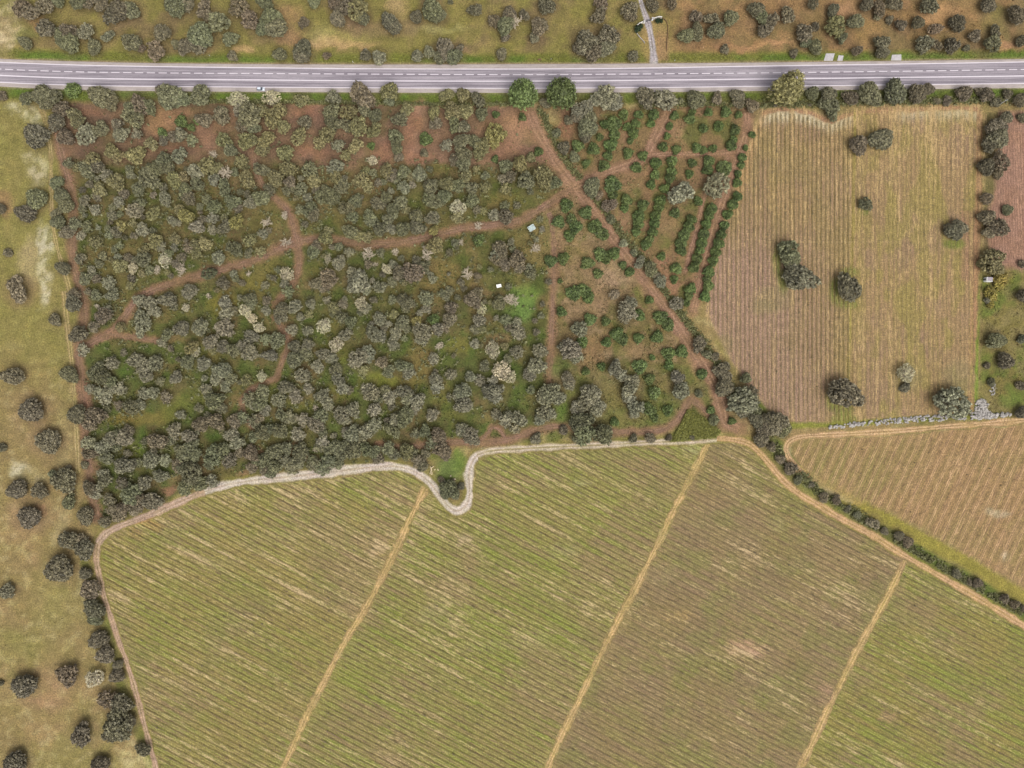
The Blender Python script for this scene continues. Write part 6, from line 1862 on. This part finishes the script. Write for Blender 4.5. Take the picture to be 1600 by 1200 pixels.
# --- entrance of the driveway
def wall_path(name, pts, h, th, mat, parent):
    """a wall following photo pixels, as thick prisms mitred along the path"""
    p = np.array([W(*q) for q in pts])
    t = np.gradient(p, axis=0)
    t /= np.hypot(t[:, 0], t[:, 1])[:, None]
    nr = np.stack([-t[:, 1], t[:, 0]], 1) * th / 2
    bm = bmesh.new()
    R_ = [[bm.verts.new((*(a + s * b), z)) for s, z in ((1, 0), (1, h), (-1, h), (-1, 0))] for a, b in zip(p, nr)]
    for a, b in zip(R_[:-1], R_[1:]):
        for i in range(3):
            bm.faces.new((a[i], b[i], b[i + 1], a[i + 1]))
    bm.faces.new(R_[0][::-1])
    bm.faces.new(R_[-1])
    bmesh.ops.recalc_face_normals(bm, faces=bm.faces)
    return bm_obj(name, bm, mat, parent)


def entrance(side, wall_pts, pillar, low_pts, low_mat, lab):
    e = bpy.data.objects.new('entrance_wall', None)
    COL.objects.link(e)
    tag(e, lab, 'wall', 'entrance walls of the driveway')
    wall_path('wall', dense(wall_pts, 1.2)[0], 1.5, .35, M['post_white'], e)
    px_, py_ = W(*pillar)
    o = box('pillar', (px_ - .38, px_ + .38, py_ - .38, py_ + .38, 0, 2.1), M['white_paint'], e, .03)
    box('cap', (px_ - .46, px_ + .46, py_ - .46, py_ + .46, 2.102, 2.2), M['concrete'], o)
    wall_path('low_wall', dense(low_pts, 1.2)[0], .55, .2, low_mat, e)


entrance('l', P('1003.8,36 1000,37.5 996,40 993.6,43.5'), (1006, 35.6), P('993,45 993.4,49 996,54 1000,59 1004.5,63.5 1007.5,68'), M['concrete'], 'left white entrance wall of the driveway with pillar and curved low wall')
entrance('r', P('1021,30.6 1025,29 1030,27.8 1033.8,28.6'), (1018.8, 31.6), P('1035,28 1039,31 1042,35.5 1043.4,42 1043.4,50 1042.4,58 1041.6,68 1041.4,80'), M['brown_wall'], 'right entrance wall of the driveway curving into a low brown wall')
gx0, gy0 = W(1007.6, 35.2)
gx1, gy1 = W(1017.2, 32.2)
gt = bpy.data.objects.new('gate', None)
COL.objects.link(gt)
gt.location = (gx0, gy0, 0)
gt.rotation_euler = (0, 0, math.atan2(gy1 - gy0, gx1 - gx0))
tag(gt, 'dark metal gate across the driveway between two white pillars', 'gate')
_L = math.hypot(gx1 - gx0, gy1 - gy0)
for z in (.2, 1.0, 1.7):
    box('rail', (0.05, _L - .05, -.05, .05, z, z + .09), M['dark_metal'], gt)
for k in range(15):
    xx = .12 + k * (_L - .24) / 14
    box('bar', (xx - .025, xx + .025, .053, .10, .12, 1.8), M['dark_metal'], gt)
for (x, y, r_, h_, lab) in ((996, 45, 5.2, 3.6, 'dark clipped conifer hedge inside the left entrance wall'), (1001.5, 40.5, 3.4, 3.8, 'dark conifer beside the left gate pillar'),
                            (1028, 31.8, 3.6, 3.6, 'dark conifer beside the right entrance wall'), (1033, 32.5, 3.0, 3.2, 'outer dark conifer inside the right entrance wall')):
    e = root('conifer_shrub', x, y, rt.uniform(0, 360), lab, 'conifer', 'conifers at the driveway gate', h=h_ * .6)
    link('trunk', STEM_ME, e).scale = (1.2, 1.2, 1.0)
    o = link('crown', CROWN_ME['bush'][rt.integers(5)], e, (0, 0, h_ * .42))
    o.scale = (r_ * MPP, r_ * MPP, h_ * .62)
    o.color = tuple(S(52, 66, 44) * 1.4) + (1,)

# --- rubble bank along the north path and the heap at its end
def stone_mesh(seed):
    r = np.random.default_rng(seed)
    V, F = ICO1
    V = V * r.uniform(.72, 1.18, (len(V), 1)) * np.array([1, r.uniform(.65, .95), r.uniform(.5, .75)])
    return mesh_np('stone', V, F, M['stone'])


STONES = [stone_mesh(900 + i) for i in range(6)]


def heap(name, lab, cat, pts, n, hmax, smin, smax):
    e = bpy.data.objects.new(name, None)
    COL.objects.link(e)
    tag(e, lab, cat)
    r = np.random.default_rng(len(lab))
    for k in range(n):
        x, y, w = pts(r)
        s = r.uniform(smin, smax)
        o = bpy.data.objects.new('stone', STONES[r.integers(6)])
        COL.objects.link(o)
        o.parent = e
        o.location = (*W(x, y), max(.1, hmax * (1 - w * w) * r.uniform(.5, 1)) * .8)
        o.scale = (s, s, s)
        o.rotation_euler = tuple(r.uniform(-.5, .5, 2)) + (r.uniform(0, 6.28),)
    return e


def bank_pts(r):
    f = r.random()
    x = 1296 + f * 212
    mid = np.interp(x, [1296, 1340, 1400, 1440, 1480, 1508], [667, 662.5, 658, 654.5, 652, 650.5])
    hw = np.interp(x, [1296, 1330, 1420, 1508], [2.2, 3.4, 4.4, 4.8])
    w = r.uniform(-1, 1)
    return x, mid + w * hw, abs(w)


def heap_pts(r):
    if r.random() < .55:
        a, q = r.uniform(0, 6.28), math.sqrt(r.random())
        return 1534 + 11 * q * math.cos(a), 638 + 15 * q * math.sin(a), q
    f = r.random()
    w = r.uniform(-1, 1)
    return 1515 + f * 62, 650 - f * 2 + w * np.interp(f, [0, .5, 1], [6, 5, 2.5]), abs(w)


heap('stone_bank', 'long low bank of pale rubble stones along the sandy path', 'stone bank', bank_pts, 295, .9, .42, .95)
heap('stone_heap', 'broad heap of pale rubble stones at the right end of the bank', 'stone heap', heap_pts, 270, 1.5, .45, 1.0)
heap('rock_pile', 'small pile of pale rocks on the grass above the stone heap', 'rock pile',
     lambda r: (1550 + r.normal(0, 2.2) + (0 if r.random() < .5 else 2), r.uniform(594, 617), r.random()), 34, .6, .35, .75)

# --- cut logs in the green hollow
lg = root('log_pile', 673.5, 735, 20, 'small scatter of pale cut logs beside the grey gravel bend', 'log pile')
for k, (x, y, a, L) in enumerate(((0, 0, 60, 2.6), (.5, .5, 75, 2.2), (-.5, -.8, 50, 2.0), (.3, 1.3, 85, 1.6), (1.6, 1.4, 30, 1.2), (3.6, -.9, 80, 1.1), (-.1, -1.6, 65, 1.4), (2.0, -.2, 15, .9))):
    V, F = tube((-L / 2, 0, 0), (L / 2, 0, 0), .3, .26, 8)
    V = np.concatenate([V, [[-L / 2, 0, 0], [L / 2, 0, 0]]])
    F = np.concatenate([F, [[16, (i + 1) % 8, i] for i in range(8)], [[17, 8 + i, 8 + (i + 1) % 8] for i in range(8)]])
    o = link('log', mesh_np('log', V, F, M['wood_cut']), lg, (x, y, .29 + (.45 if k == 1 else 0)))
    o.rotation_euler = (0, 0, math.radians(a))
for (x, y, lab) in ((704.5, 743.5, 'pale stump standing in the green hollow, upper of two'), (711, 748.5, 'pale stump standing in the green hollow, lower of two')):
    s_ = root('tree_stump', x, y, 0, lab, 'stump', 'stumps in the green hollow')
    lathe('bole', [(.42, 0), (.36, .3), (.34, .75)], M['wood_cut'], s_, 10)
    lathe('cut_face', [(.33, .752), (.33, .775), (.02, .78)], M['bleached'], s_, 10)

# --- roadside posts
for (x, y, h_, lab) in ((328, 87.5, 1.0, 'small white marker post beside the road, first from the left'), (552, 98, 1.6, 'slim pale marker post at the upper road edge near the sandy scar'),
                        (861, 93, 1.0, 'small white marker post on the verge beside the big twin oak'), (1054, 95, 1.0, 'small white marker post right of the driveway mouth')):
    m_ = root('marker_post', x, y, 0, lab, 'marker post', 'marker posts along the upper verge')
    lathe('post', [(.11, 0), (.11, h_)], M['post_white'], m_, 8)
    lathe('cap', [(.14, h_ + .002), (.12, h_ + .08), (.02, h_ + .1)], M['post_white'], m_, 8)
sg = root('road_sign', 843, 94, 0, 'small brown sign plate on two posts in the verge grass', 'sign')
for s in (-.6, .6):
    lathe('post', [(.05, 0), (.05, 1.5)], M['dark_metal'], sg, 6, at=(s, 0, 0))
bm = bmesh.new()
bm_box(bm, -.85, .85, -.05, -.0, .9, 1.9)
bmesh.ops.rotate(bm, cent=(0, 0, 1.4), matrix=__import__('mathutils').Matrix.Rotation(-.5, 3, 'X'), verts=bm.verts)
o = bm_obj('plate', bm, M['brown_wall'], sg)
o.location = (0, -.3, 0)
